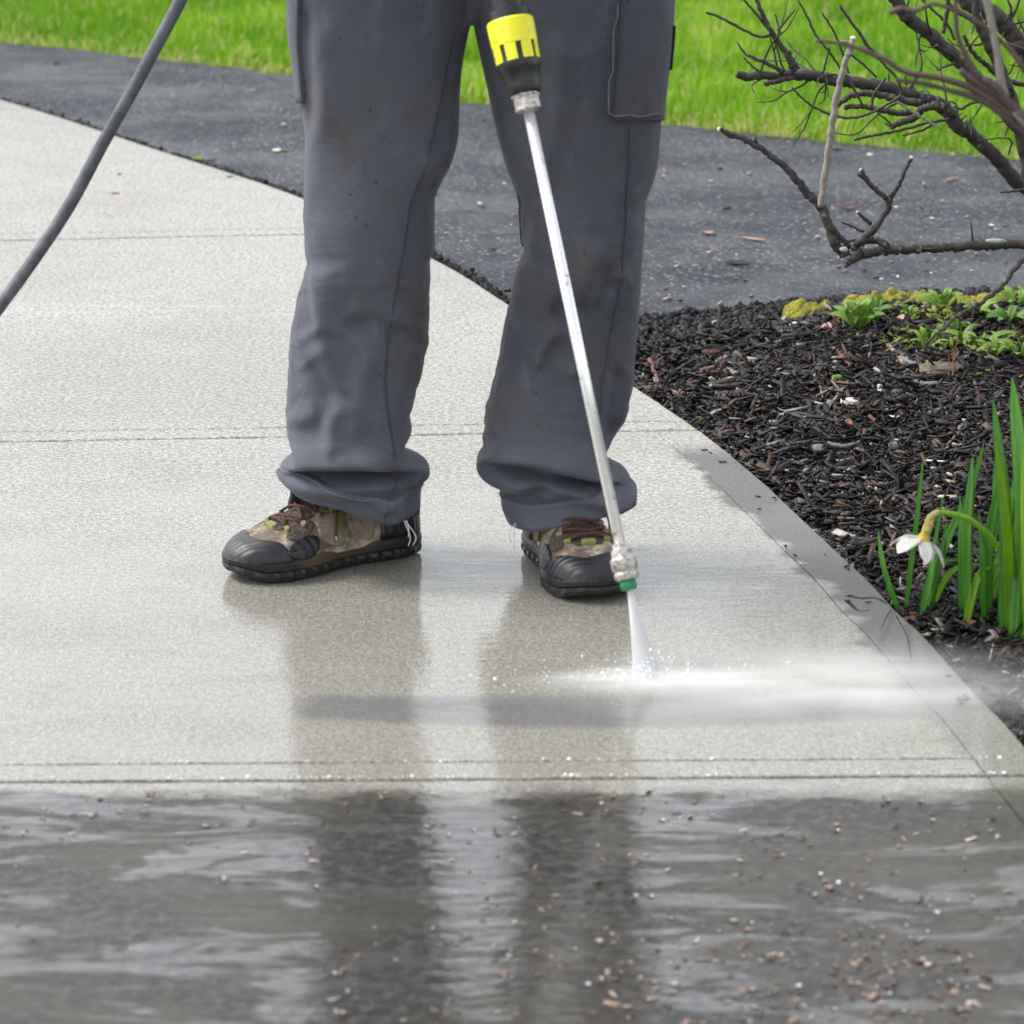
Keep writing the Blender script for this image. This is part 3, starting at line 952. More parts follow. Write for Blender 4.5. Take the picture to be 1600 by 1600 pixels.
ST_B = [
    ('r', [(890, 40), (884, 75), (878, 130), (868, 200), (852, 260), (846, 320)], 40, 13, .013),
    ('r', [(840, 30), (838, 120), (832, 220)], 26, 20, -.008),
    ('r', [(842, 300), (838, 345), (826, 390), (815, 420)], 12, 26, .009),
    ('r', [(822, 330), (819, 370)], 6, 6, -.006),
    ('p', [(900, 400)], 70, 80, .015),
    ('r', [(946, 360), (935, 400), (918, 445), (903, 478)], 30, 10, .010),
    ('r', [(955, 400), (935, 455), (915, 490)], 14, 14, -.009),
    ('r', [(860, 480), (890, 488)], 14, 20, -.008),
    ('r', [(884, 496), (862, 512), (848, 535), (838, 575)], 12, 14, .009),
    ('r', [(876, 520), (856, 550), (845, 580)], 7, 8, -.006),
    ('r', [(948, 420), (965, 425), (985, 418)], 9, 14, .006),
    ('r', [(942, 430), (962, 438), (980, 432)], 8, 8, -.006),
    ('r', [(870, 580), (895, 572), (905, 560)], 12, 18, .006),
    ('r', [(780, 560), (772, 620), (764, 680)], 14, 14, .008),
    ('r', [(965, 560), (955, 640), (948, 690)], 10, 16, -.009),
    ('r', [(985, 560), (980, 620), (965, 665)], 14, 10, .006),
    # stacked folds
    ('r', [(745, 706), (790, 709), (840, 719), (890, 730), (940, 740), (985, 752)], 8, 42, .017),
    ('r', [(748, 724), (800, 727), (850, 735), (900, 744), (950, 752), (990, 762)], 11, 8, -.019),
    ('r', [(785, 765), (820, 757), (850, 748), (880, 755), (920, 775), (950, 785)], 8, 12, .010),
    ('r', [(785, 776), (815, 770), (845, 760), (870, 763)], 7, 6, -.009),
    ('r', [(845, 780), (865, 765), (885, 770)], 6, 6, .005),
    ('r', [(930, 770), (965, 788)], 9, 9, .008),
    ('pucker', [(985, 190), (980, 290), (972, 420), (955, 520), (943, 590), (938, 640)], 20, 6, .0018, 14),
    ('pucker', [(800, 792), (850, 790), (900, 790)], 14, 14, .0014, 11),
]
legA = Loft(SIL_A, DEP_A, HEM_A, .055, ST_A, seed=3)
legB = Loft(SIL_B, DEP_B, HEM_B, .055, ST_B, seed=8)
# seat and waist, joined to both legs in one mesh
seat_rings = []
zz = np.linspace(.74, 1.02, 15)
ua = np.linspace(0, 2 * math.pi, 64, endpoint=False)
for z in zz:
    k = smooth01(z, .74, .86)
    hw = .06 + .155 * k - .02 * smooth01(z, .94, 1.02); fd = .07 + .05 * k; cx0 = -.045
    ca, sa = np.cos(ua), np.sin(ua)
    seat_rings.append(np.c_[cx0 + hw * np.sign(ca) * np.abs(ca) ** .85, YC + .02 - fd * np.sign(sa) * np.abs(sa) ** .85, np.full(64, z)])
SV = np.vstack(seat_rings); SF = []
for i in range(len(zz) - 1):
    for j in range(64):
        k = (j + 1) % 64
        SF.append((i * 64 + j, i * 64 + k, (i + 1) * 64 + k, (i + 1) * 64 + j))
SF.append(tuple(range(64))[::-1])
va, fa = legA.geo(); vb, fb = legB.geo()
Vt, Ft = merge([(va, [tuple(q) for q in fa.tolist()]), (vb, [tuple(q) for q in fb.tolist()]), (SV, SF)])
trousers = mesh('trousers', Vt, Ft, M_tr, person, smooth=True)
sub_ = trousers.modifiers.new('subdivision', 'SUBSURF'); sub_.levels = 1; sub_.render_levels = 1
trousers['label'] = 'grey cargo work trousers with mud stains and bunched hems'

tube('seam', legA.line([(712, 40), (690, 150), (665, 260), (640, 330), (625, 430), (608, 520), (602, 600), (612, 680), (617, 715)], .0016), .0012, M_seam, trousers, 6)
tube('seam', legA.line([(622, 750), (612, 775), (608, 790), (598, 814)], .0016, 24), .0012, M_seam, trousers, 6)
tube('seam', legB.line([(985, 196), (980, 290), (972, 420), (955, 520), (943, 590), (938, 650)], .0016), .0012, M_seam, trousers, 6)
tube('seam', legB.line([(812, 305), (814, 350), (815, 385)], .0016, 24), .0012, M_seam, trousers, 6)


def rowv(loft, py, ud):
    j = int((ud % 360) / 360 * loft.nu)
    return np.interp(py, loft.Yp[:, j], np.linspace(0, 1, loft.nv))


def pocket(loft, y0, y1, ul, ur, off, name='cargo_pocket'):
    A = np.zeros((26, 26)); B = np.zeros((26, 26))
    for i in range(26):
        for j in range(26):
            f = i / 25
            u = (ul(f) * (1 - j / 25) + ur(f) * (j / 25))
            B[i, j] = u; A[i, j] = rowv(loft, y0 + (y1 - y0) * f, u)
    return patch(name, lambda a, b, o: loft.at(a, b, o), A, B, off, M_tr2, trousers, .004)


pk = pocket(legB, -140, 188, lambda f: 62 + 8 * f, lambda f: -62, .0042)
for pts in ([(957, 2), (952, 60), (947, 120), (944, 172), (946, 184)], [(948, 186), (985, 188), (1030, 184)], [(963, 2), (958, 60), (953, 120), (951, 176)], [(952, 178), (985, 180), (1029, 177)]):
    p = legB.line(pts, .0048, 40)
    tube('stitching', p, .0008, M_stitch if pts[0][0] in (963, 952) else M_seam, pk, 5)
pkA = pocket(legA, -140, 160, lambda f: 212 - 6 * f, lambda f: 140 + 12 * f, .006)
# near-black tube painting the shade of an open slot at the pocket flap
tube('pocket_slot_shade', legB.at(np.linspace(rowv(legB, 40, 8), rowv(legB, 108, 8), 14), np.linspace(10, 6, 14), .0045), .0032, plain('pocket_gap_shade', (.008, .008, .012), .9), pk, 8)
# hems: a stitched double-thickness band at each cuff
for lf in (legA, legB):
    A, B = np.meshgrid(np.linspace(.958, .999, 7), np.linspace(0, 360, 120), indexing='ij')
    A = A + 0 * B
    Vv = lf.at(A, B, .0026)
    V = Vv.reshape(-1, 3); c = 120
    F = [(i * c + j, (i + 1) * c + j, (i + 1) * c + j + 1, i * c + j + 1) for i in range(6) for j in range(c - 1)]
    low = lf.at(A[[0, -1]], B[[0, -1]], -.001).reshape(-1, 3)
    V = np.vstack([V, low]); b = 7 * c
    F += [(j, j + 1, b + j + 1, b + j) for j in range(c - 1)] + [(6 * c + j + 1, 6 * c + j, b + c + j, b + c + j + 1) for j in range(c - 1)]
    hem = mesh('hem', V, F, M_hem, trousers, smooth=True)
    tube('stitching', lf.at(np.full(90, .962), np.linspace(0, 360, 90), .0028), .0008, M_stitch, hem, 4)
a = legA.on(632, 806)
for k, (dx_, dz_) in enumerate([(.006, -.035), (.010, -.034), (.002, -.022)]):
    p0 = a + np.array((.002 * k, -.004, -.004)); p1 = p0 + np.array((dx_ * 1.4, -.006, dz_ * .6)); p2 = p0 + np.array((dx_, -.004, dz_))
    tube('loose_thread', spline([p0, p1, p2], 10), .0007, M_thread, trousers, 4)
b_ = legB.on(806, 815)
for k, (dx_, dz_) in enumerate([(-.010, -.03), (-.004, -.038)]):
    p0 = b_ + np.array((0, -.002, 0)); tube('loose_thread', spline([p0, p0 + np.array((dx_, 0, dz_ * .5)), p0 + np.array((dx_ * .7, 0, dz_))], 10), .0005, M_thread, trousers, 4)


# ------------------------------------------------------------------ shoes
def mat_upper():
    t = NT('muddy_suede_upper')
    tc = t.n('ShaderNodeTexCoord').outputs['Object']
    n1 = t.noise(38, 4, .65, vec=tc); n2 = t.noise(130, 3, .7, vec=tc); n3 = t.noise(14, 3, .6, vec=tc)
    c = t.ramp(n1, [(.36, (.075, .053, .038)), (.47, (.19, .145, .105)), (.56, (.36, .295, .22)), (.68, (.52, .45, .36))])
    c = t.mix(t.ss(n3, .45, .62, 0, .75), c, (.10, .075, .055))
    c = t.mix(t.ss(n2, .60, .70, 0, .85), c, (.022, .018, .015))
    c = t.mix(t.m('MULTIPLY', t.ss(n2, .35, .28), t.ss(n3, .5, .6)), c, (.55, .46, .38))
    return t.bsdf(Base_Color=c, Roughness=.8, Normal=t.bump(t.m('ADD', n2, n1), .0025, .8))


def mat_meshpanel():
    t = NT('brown_air_mesh')
    tc = t.n('ShaderNodeTexCoord').outputs['Object']
    v = t.voro(420, vec=tc)
    c = t.mix(t.ss(v, .2, .6), (.13, .09, .07), (.035, .025, .02))
    c = t.mix(t.ss(t.noise(60, 3, .6, vec=tc), .6, .68, 0, .8), c, (.018, .015, .012))
    return t.bsdf(Base_Color=c, Roughness=.85, Normal=t.bump(v, .0012, .8))


def mat_rubber():
    t = NT('black_rubber')
    tc = t.n('ShaderNodeTexCoord').outputs['Object']
    w = t.n('ShaderNodeTexWave', {'Vector': tc, 'Scale': 38.0, 'Distortion': 1.2, 'Detail': 1.0}, wave_type='BANDS', bands_direction='Y').outputs['Fac']
    c = t.mix(t.noise(40, 3, .6, vec=tc), (.006, .007, .010), (.017, .019, .024))
    c = t.mix(t.ss(t.noise(90, 3, .7, vec=tc), .66, .74, 0, .8), c, (.12, .09, .06))
    return t.bsdf(Base_Color=c, Roughness=.42, Normal=t.bump(w, .0011, .5), Specular_IOR_Level=.5)


M_up, M_meshp, M_rub = mat_upper(), mat_meshpanel(), mat_rubber()
M_sole = plain('black_outsole', (.012, .012, .013), .45, .4, 80, bump=.001)
M_mid = mat_tint('brown_midsole_black_toe', [(0, (.012, .012, .013)), (.22, (.012, .012, .012)), (.34, (.05, .038, .022)), (.66, (.085, .06, .032)), (.76, (.012, .012, .013)), (1, (.009, .009, .010))], .5, .4, 0, .0008)
M_lace = plain('rust_brown_lace', (.075, .026, .016), .8, .5, 120, bump=.0006, bscale=900)
M_loop = plain('lime_lace_loop', (.20, .21, .06), .85, .25, 140)
M_beige = plain('dusty_beige_overlay', (.24, .195, .145), .8, .55, 70, bump=.0015, bscale=160)
M_olive = plain('olive_green_trim', (.14, .16, .04), .8, .4, 90)
M_steel = plain('lace_tip', (.45, .45, .45), .3, .1, metallic=.6)

S_W = np.array([(0, .004), (.012, .016), (.035, .025), (.08, .0325), (.18, .037), (.34, .0375), (.48, .0415), (.6, .048), (.70, .0525), (.78, .0525), (.86, .047), (.92, .038), (.96, .028), (.985, .017), (1, .004)])
S_H = np.array([(0, .062), (.02, .08), (.06, .094), (.15, .100), (.3, .104), (.42, .102), (.50, .094), (.60, .080), (.70, .069), (.80, .061), (.88, .055), (.94, .048), (.975, .039), (1, .028)])
S_C = np.array([(0, .002), (.3, .003), (.5, 0), (.75, -.004), (1, -.008)])        # slight inward curve of the last
SL = .296


def build_shoe(heel, ang, side, label):
    """heel: (x, y) of the heel's rear; ang: heading of the toe; side +1 when the big toe is on local +y"""
    d = np.array((math.cos(ang), math.sin(ang), 0)); nrm = np.array((-d[1], d[0], 0)) * side
    O = np.array((heel[0], heel[1], 0.001))
    WS = 1.09
    def surf(s, th, off=0.0):
        s = np.asarray(s, float); th = np.radians(np.asarray(th, float))
        def raw(s, th):
            w = WS * np.interp(s, S_W[:, 0], S_W[:, 1]); h = np.interp(s, S_H[:, 0], S_H[:, 1]); c = np.interp(s, S_C[:, 0], S_C[:, 1])
            ct, st = np.cos(th), np.sin(th)
            narrow = .78 + .22 * smooth01(s, .45, .75)
            y = w * np.sign(ct) * np.abs(ct) ** .72
            y = y * (1 - (1 - narrow) * np.abs(st) ** 2)
            z = .026 + (h - .026) * np.abs(st) ** .85
            return np.stack([s * SL, y - c * 1.0, z], -1)
        p = raw(s, th)
        e = 2e-3
        a = raw(np.clip(s + e, 0, 1), th) - raw(np.clip(s - e, 0, 1), th); b = raw(s, th + .02) - raw(s, th - .02)
        N = np.cross(a, b); N = N / (np.linalg.norm(N, axis=-1)[..., None] + 1e-12)
        N = np.where((N[..., 2:3] * 1 + N[..., 1:2] * np.sign(p[..., 1:2])) < 0, -N, N)
        off = np.asarray(off, float)
        p = p + N * (off[..., None] if off.ndim else off)
        return O + p[..., :1] * d + p[..., 1:2] * nrm + p[..., 2:3] * np.array((0, 0, 1))
    def W(x, y, z): return O + x * d + y * nrm + np.array((0, 0, z))
    # upper
    S, T = np.meshgrid(np.r_[np.linspace(0, .06, 8), np.linspace(.08, .9, 40), np.linspace(.92, 1, 12)], np.linspace(0, 180, 49), indexing='ij')
    V = surf(S, T).reshape(-1, 3); r, c = S.shape
    i = np.arange(r - 1)[:, None] * c; j = np.arange(c - 1)[None]
    F = np.stack([i + j, i + c + j, i + c + j + 1, i + j + 1], -1).reshape(-1, 4)
    shoe = mesh('shoe', V, F, M_up, person, smooth=True)
    shoe['label'] = label
    # sole: outline rings
    def ring(grow, z, wav=0, taper=0):
        ss = np.r_[np.linspace(0, .06, 8)[:-1], np.linspace(.06, .92, 40), np.linspace(.92, 1, 10)[1:]]
        out = []
        for sg in (1, -1):
            for s_ in (ss if sg == 1 else ss[::-1]):
                w = WS * np.interp(s_, S_W[:, 0], S_W[:, 1]) + grow
                waist = 1 - .10 * math.exp(-((s_ - .42) / .12) ** 2)
                k = wav * (1 if math.sin(s_ * 92) > 0 else -1)
                toe_up = .012 * smooth01(s_, .86, 1.0) * (1 - z / .05)
                xx = s_ * SL + (grow * (2 * s_ - 1)) * (1.2 if s_ in (0, 1) else .9)
                out.append(W(xx, sg * (w * waist + k) - np.interp(s_, S_C[:, 0], S_C[:, 1]), z + toe_up))
        return np.array(out)
    def stack(name, rings, mat):
        k = len(rings[0]); V = np.vstack(rings); F = []
        for a in range(len(rings) - 1):
            for j_ in range(k):
                m = (j_ + 1) % k
                F.append((a * k + j_, a * k + m, (a + 1) * k + m, (a + 1) * k + j_))
        F.append(tuple(range(k))[::-1]); F.append(tuple(range((len(rings) - 1) * k, len(rings) * k)))
        q = (V - O) @ d / SL
        return mesh(name, V, F, mat, shoe, tint=np.clip(q, 0, 1))
    stack('outsole', [ring(-.003, 0), ring(.0015, .003, .0012), ring(.003, .009, .0016), ring(.0025, .015, .0008)], M_sole)
    stack('midsole', [ring(.001, .0145), ring(.0035, .018), ring(.0035, .025), ring(.0015, .031), ring(-.002, .034)], M_mid)
    # toe cap sweeping back along the sole
    th = np.linspace(2, 178, 45)
    s0 = .885 - .13 * np.abs(np.cos(np.radians(th))) ** 2.0 + .012 * np.sin(np.radians(th * 6))
    A = s0[None, :] + (1 - s0[None, :]) * np.linspace(0, 1, 26)[:, None]; B = np.broadcast_to(th, A.shape)
    patch('toe_cap', surf, A, B, .0035, M_rub, shoe)
    # rounded rubber guards each side behind the cap, heel counter, overlays
    def blob(name, sc, tc, sr, tr, off, mat, n=2.6, skew=0):
        q, a = np.meshgrid(np.linspace(.02, 1, 9), np.linspace(0, 2 * math.pi, 33), indexing='ij')
        ca, sa = np.cos(a), np.sin(a)
        A = sc + q * sr * np.sign(ca) * np.abs(ca) ** (2 / n); B = tc + q * tr * np.sign(sa) * np.abs(sa) ** (2 / n) + skew * (A - sc)
        return patch(name, surf, A, B, off, mat, shoe)
    for t_ in (1, -1):
        m = (lambda v: v) if t_ == 1 else (lambda v: 180 - v)
        blob('rubber_guard', .70, m(20), .085, 17, .0052, M_rub, 2.2)
        blob('mesh_panel', .685, m(52), .075, 15, .0018, M_meshp, 2.2)
        blob('overlay', .53, m(30), .07, 22, .0024, M_beige, 3, t_ * 120)
        blob('trim', .475, m(38), .014, 24, .0036, M_olive, 3, t_ * 160)
        blob('overlay', .36, m(26), .07, 20, .0022, M_beige, 3, t_ * 60)
        blob('trim', .56, m(66), .03, 5, .0036, M_olive, 3, t_ * 90)
    th = np.linspace(3, 177, 31)
    s1 = .16 + .10 * np.abs(np.cos(np.radians(th))) ** 2
    A = s1[None, :] * np.linspace(0, 1, 14)[:, None]; B = np.broadcast_to(th, A.shape)
    patch('heel_counter', surf, A, B, .003, M_rub, shoe)
    # tongue and laces
    A, B = np.meshgrid(np.linspace(.40, .775, 20), np.linspace(66, 114, 15), indexing='ij')
    w_ = 1 - .55 * smooth01(A, .70, .78)
    patch('tongue', surf, A, 90 + (B - 90) * w_, .0022, M_meshp, shoe)
    rows = [.735, .655, .575, .50, .44]
    hw = [16, 24, 28, 31, 33]
    def over(sa, ta, sb, tb, lift=.008):
        k = np.linspace(0, 1, 12)
        return surf(sa + (sb - sa) * k, ta + (tb - ta) * k, .0048 + lift * np.sin(k * math.pi) * .6)
    tube('lace', over(rows[0], 90 - hw[0], rows[0] - .004, 90 + hw[0]), .0021, M_lace, shoe, 7)
    for k in range(len(rows) - 1):
        tube('lace', over(rows[k], 90 - hw[k], rows[k + 1], 90 + hw[k + 1], .006), .0021, M_lace, shoe, 7)
        tube('lace', over(rows[k], 90 + hw[k], rows[k + 1], 90 - hw[k + 1], .009), .0021, M_lace, shoe, 7)
    for k in range(len(rows)):
        for t_ in (1, -1):
            blob('lace_loop', rows[k], 90 + t_ * (hw[k] + 5), .010, 5, .0052, M_loop if k in (0, 3) else M_beige, 4)
    blob('lace_loop', .765, 90, .016, 5, .0056, M_loop, 4)
    blob('lace_loop', .52, 90, .016, 5, .0062, M_loop, 4)
    # loose bow ends
    p0 = surf(.47, 80, .008); 
    for t_, ln in ((1, .055), (-1, .045)):
        p1 = surf(.50, 90 - t_ * 45, .012); p2 = surf(.52, 90 - t_ * 72, .006)
        q = spline([p0, p1, p2], 14); tube('lace', q, .0019, M_lace, shoe, 6)
        tube('lace_tip', [q[-1], q[-1] + (q[-1] - q[-2]) * .8 + np.array((0, 0, -.004))], .0016, M_steel, shoe, 6)
    return shoe


hA = G(634, 866)[:2]; tA = G(360, 900)[:2]
angA = math.atan2(-.148, -.245)
build_shoe((hA[0] + .013, hA[1] + .028), angA, 1, 'muddy hiking shoe turned sideways to the left')
build_shoe((.042, 5.165), math.atan2(-.270, .080), -1, 'muddy hiking shoe pointing at the viewer behind the spray nozzle')

# ================================================================== lance, hose, spray
IMP = np.append(G(1012, 1056)[:2], 0)
TOP = P(800, 50, 4.84)
ax = TOP - IMP; LL = np.linalg.norm(ax); ax = ax / LL


def along(py):
    """distance from the impact point along the lance for a picture height"""
    ts = np.linspace(0, LL * 1.4, 3000)
    _, yy = to_px(IMP + ts[:, None] * ax)
    return float(np.interp(-py, -yy, ts))


lance = tag(empty('pressure_washer_lance'), 'silver pressure washer lance with yellow collar and green nozzle aimed at the concrete', 'pressure washer')
t = NT('polished_steel')
M_chrome = t.bsdf(Base_Color=t.mix(t.ss(t.noise(60, 3, .7), .58, .72, 0, .7), (.93, .93, .94), (.30, .26, .21)), Metallic=.7, Roughness=t.fmix(t.noise(30, 3), .25, .4))
t = NT('dull_nickel')
M_nickel = t.bsdf(Base_Color=t.mix(t.ss(t.noise(150, 3, .7), .45, .65), (.55, .52, .48), (.22, .19, .16)), Metallic=.6, Roughness=.45, Normal=t.bump(t.noise(200, 3), .001))
t = NT('yellow_plastic')
M_yel = t.bsdf(Base_Color=t.mix(t.ss(t.noise(120, 4, .7), .62, .70, 0, .8), (.80, .76, .02), (.20, .17, .03)), Roughness=.4)
t = NT('black_plastic')
M_blk = t.bsdf(Base_Color=t.mix(t.ss(t.noise(90, 3, .7), .5, .7), (.012, .013, .015), (.04, .038, .034)), Roughness=.42)
M_grn = plain('green_nozzle_plastic', (.01, .20, .10), .35, .25, 120)
a0 = along(906); a1 = along(868); a2 = along(172); a3 = along(143)
tube('wand', [IMP + ax * (a1 - .01), IMP + ax * (a2 + .02)], .0072, M_chrome, lance, 24)
hexm = lambda t_, a: 1 / math.cos(((a + .3) % (math.pi / 3)) - math.pi / 6) * .9
lathe('nozzle_coupler', [(0, .0135), (.004, .0155), (.008, .0155), (.011, .0140), (.014, .0165), (.026, .0170), (.028, .0150), (.031, .0135), (.038, .0135), (.040, .0105), (.046, .0095)], IMP + ax * (a0 + .0), ax, M_nickel, lance, 28)
lathe('nozzle_tip', [(-.013, .004), (-.013, .0085), (-.009, .0105), (-.002, .0105), (0, .009), (.004, .008)], IMP + ax * a0, ax, M_grn, lance, 16, mod=lambda t_, a: 1 + .08 * math.cos(6 * a))
lathe('collar_nut', [(0, .0125), (.002, .0165), (.018, .0165), (.019, .0185), (.034, .0185), (.036, .016)], IMP + ax * (a2 - .002), ax, M_nickel, lance, 36, mod=lambda t_, a: (hexm(t_, a) if t_ > .0185 else 1))
b0 = along(148)
lathe('black_sleeve', [(0, .0185), (.004, .0215), (.012, .0215), (.030, .0255), (.034, .0285), (.042, .0285), (.044, .0265), (.05, .0265)], IMP + ax * b0, ax, M_blk, lance, 40, mod=lambda t_, a: 1 + (.018 * math.cos(8 * a) if t_ < .032 else 0))
y0 = along(103); y1 = along(32)
core = lathe('collar_core', [(0, .0262), (y1 - y0, .0262)], IMP + ax * y0, ax, M_blk, lance, 40)
# yellow collar with slots cut into its lower half
segs, nrow = 72, 9
u = np.cross(ax, (1, 0, 0)); u /= np.linalg.norm(u); w = np.cross(ax, u)
L_ = y1 - y0; V = []; F = []
ts = [0.0, .002, .3 * L_, .44 * L_, .46 * L_, .7 * L_, .96 * L_, L_]
rs = [.0270, .0282, .0288, .0290, .0294, .0300, .0302, .0285]
for t_, r_ in zip(ts, rs):
    for j in range(segs):
        a = 2 * math.pi * j / segs
        V.append(IMP + ax * (y0 + t_) + r_ * (math.cos(a) * u + math.sin(a) * w))
for i in range(len(ts) - 1):
    for j in range(segs):
        if i < 3 and (j % 9) in (0, 1, 2):
            continue
        k = (j + 1) % segs
        F.append((i * segs + j, i * segs + k, (i + 1) * segs + k, (i + 1) * segs + j))
yo = mesh('yellow_collar', V, F, M_yel, lance)
so = yo.modifiers.new('thickness', 'SOLIDIFY'); so.thickness = .0022; so.offset = -1
lathe('grip', [(0, .0265), (.012, .0262), (.014, .021), (.05, .022), (.10, .024), (.16, .024), (.18, .020)], IMP + ax * y1, ax, M_blk, lance, 32)
# gun body, handle and trigger above the picture
gp = IMP + ax * (y1 + .17)
gun_b = np.array([gp, gp + np.array((-.005, .02, .05)), gp + np.array((-.012, .05, .10)), gp + np.array((-.02, .10, .13))])
tube('gun_body', spline(gun_b, 12), np.linspace(.022, .028, 12), M_blk, lance, 14)
tube('gun_handle', spline([gun_b[-1], gun_b[-1] + np.array((-.01, .05, -.01)), gun_b[-1] + np.array((-.02, .10, -.06)), gun_b[-1] + np.array((-.02, .12, -.11))], 12), .018, M_blk, lance, 14)
tube('trigger', spline([gun_b[-1] + np.array((-.005, .02, -.03)), gun_b[-1] + np.array((-.01, .06, -.06)), gun_b[-1] + np.array((-.01, .09, -.09))], 8), .006, M_yel, lance, 8)

# hose
t = NT('scuffed_rubber_hose')
hn = t.noise(45, 4, .65); hs_ = t.noise(14, 3, .6)
c = t.mix(t.ss(hn, .35, .7), (.05, .054, .064), (.10, .105, .118))
c = t.mix(t.ss(hs_, .58, .7, 0, .6), c, (.13, .13, .135))
c = t.mix(t.ss(t.noise(30, 3, .6), .66, .72, 0, .8), c, (.10, .075, .05))
M_hose = t.bsdf(Base_Color=c, Roughness=.55, Normal=t.bump(t.noise(160, 3), .0008))
hp = [(306, -60, 4.98), (282, 0, 4.98), (245, 70, 4.97), (205, 145, 4.96), (160, 225, 4.95), (112, 315, 4.94), (60, 395, 4.92), (0, 478, 4.90), (-60, 556, 4.88), (-125, 640, 4.85)]
pts = [P(*q) for q in hp]
e = pts[-1]
pts += [e + np.array((-.07, -.03, -.08)), e + np.array((-.16, -.06, -.15)), np.array((e[0] - .28, e[1] - .10, .012)), np.array((e[0] - .6, e[1] - .1, .010)), np.array((e[0] - 1.2, e[1] + .3, .010)), np.array((e[0] - 1.9, e[1] + 1.2, .010))]
top = pts[0]; gh = gun_b[-1] + np.array((-.02, .12, -.115))
pts = [gh, gh + np.array((-.03, .02, -.05)), top + np.array((.16, .06, .12)), top + np.array((.06, .02, .07))] + pts
tag(tube('pressure_hose', spline(pts, 150), .0085, M_hose, None, 14), 'scuffed grey rubber pressure hose hanging down to the left', 'hose')


# spray
def volume_mat(name, dens_fn, aniso=.2):
    t = NT(name)
    for n_ in list(t.t.nodes):
        pass
    tc = t.n('ShaderNodeTexCoord').outputs['Object']
    xyz = t.n('ShaderNodeSeparateXYZ', {0: tc}).outputs
    v = t.n('ShaderNodeVolumePrincipled', {'Color': (1, 1, 1), 'Density': dens_fn(t, tc, xyz), 'Anisotropy': aniso})
    t.t.links.new(v.outputs[0], t.out.inputs['Volume'])
    return t.mat


def unit_ball(name, mat, loc, scale, zcut=-1.0):
    bm = bmesh.new()
    bmesh.ops.create_icosphere(bm, subdivisions=4, radius=1)
    me = bpy.data.meshes.new(name); bm.to_mesh(me); bm.free()
    o = put(name, me, mat); o.location = loc; o.scale = scale
    return o


def mist_d(t, tc, q):
    r = t.n('ShaderNodeVectorMath', {0: tc}, operation='LENGTH').outputs['Value']
    n_ = t.noise(2.6, 3, .6, vec=tc, stretch=(1.0, 1.2, .8))
    f = t.m('MULTIPLY', t.m('POWER', t.ss(r, 1.0, .0), 1.5), t.ss(n_, .32, .68, .12, 1.5))
    return f


sx0 = IMP[0]
mist = unit_ball('water_mist', volume_mat('mist', lambda t, tc, q: t.m('MULTIPLY', mist_d(t, tc, q), t.ss(q[0], 1.0, -.8, 9.0, 24.0))), (sx0 + .25, IMP[1] - .075, .006), (.48, .23, .036))
tag(mist, 'pale drifting mist of spray over the concrete right of the jet', 'water mist', kind='stuff')
spl = unit_ball('water_splash', volume_mat('splash', lambda t, tc, q: t.m('MULTIPLY', t.m('MULTIPLY', mist_d(t, tc, q), t.ss(q[0], .45, -.55, 6., 150.)), 1.0)), (sx0 + .07, IMP[1] - .025, .002), (.27, .07, .013))
tag(spl, 'bright white splash where the water jet strikes the concrete', 'water splash', kind='stuff')
# jet: a widening fan of water
nz = IMP + ax * (a0 - .013)
side = np.cross(ax, (0, 1, 0)); side /= np.linalg.norm(side); dep = np.cross(side, ax)
V, F = [], []
K = 20
for i, f in enumerate(np.linspace(0, 1, 12)):
    c0 = nz + (IMP - nz) * f
    rw, rd = .0032 + .0145 * f ** 1.15, .0030 + .006 * f
    for j in range(K):
        a = 2 * math.pi * j / K
        V.append(c0 + side * rw * math.cos(a) + dep * rd * math.sin(a))
for i in range(11):
    for j in range(K):
        k = (j + 1) % K
        F.append((i * K + j, i * K + k, (i + 1) * K + k, (i + 1) * K + j))
F.append(tuple(range(K))[::-1]); F.append(tuple(range(11 * K, 12 * K)))
jm = volume_mat('jet', lambda t, tc, q: t.ss(t.noise(60, 3, .6), .2, .7, 700., 1600.), .0)
parts = []
for k in range(230):
    e = rng.normal(0, .5, 2)
    tip = IMP + side * .0165 * np.clip(e[0], -1, 1) + dep * .006 * np.clip(e[1], -1, 1)
    f0, f1 = sorted(rng.random(2) ** .8)
    f0 *= .6; f1 = min(1.0, f1 + .35)
    q = nz + (tip - nz) * np.linspace(f0, f1, 6)[:, None]
    parts.append(tube_geo(q, np.array([.25, .8, 1, 1, .8, .2]) * rng.uniform(.0004, .0010), 5))
V2, F2 = merge(parts)
M_water = mat_leafy('aerated_jet_water', (.90, .92, .94), (.95, .96, .97), .5, .2)
jet = mesh('water_jet', V2, F2, M_water, smooth=True)
tag(jet, 'white fan of water shooting from the green nozzle', 'water jet', kind='stuff')
mesh('jet_spray', V, F, jm, jet)
# flying droplets around the strike
n = 260
a = rng.uniform(-.3, 1.0, n) * math.pi; rr = rng.gamma(1.6, .055, n)
x = sx0 + rr * np.cos(a); y = IMP[1] - .03 + rr * np.sin(a) * -.35 + .02; z = .004 + rng.gamma(1.3, .010, n) * np.exp(-rr * 4)
BALL = None


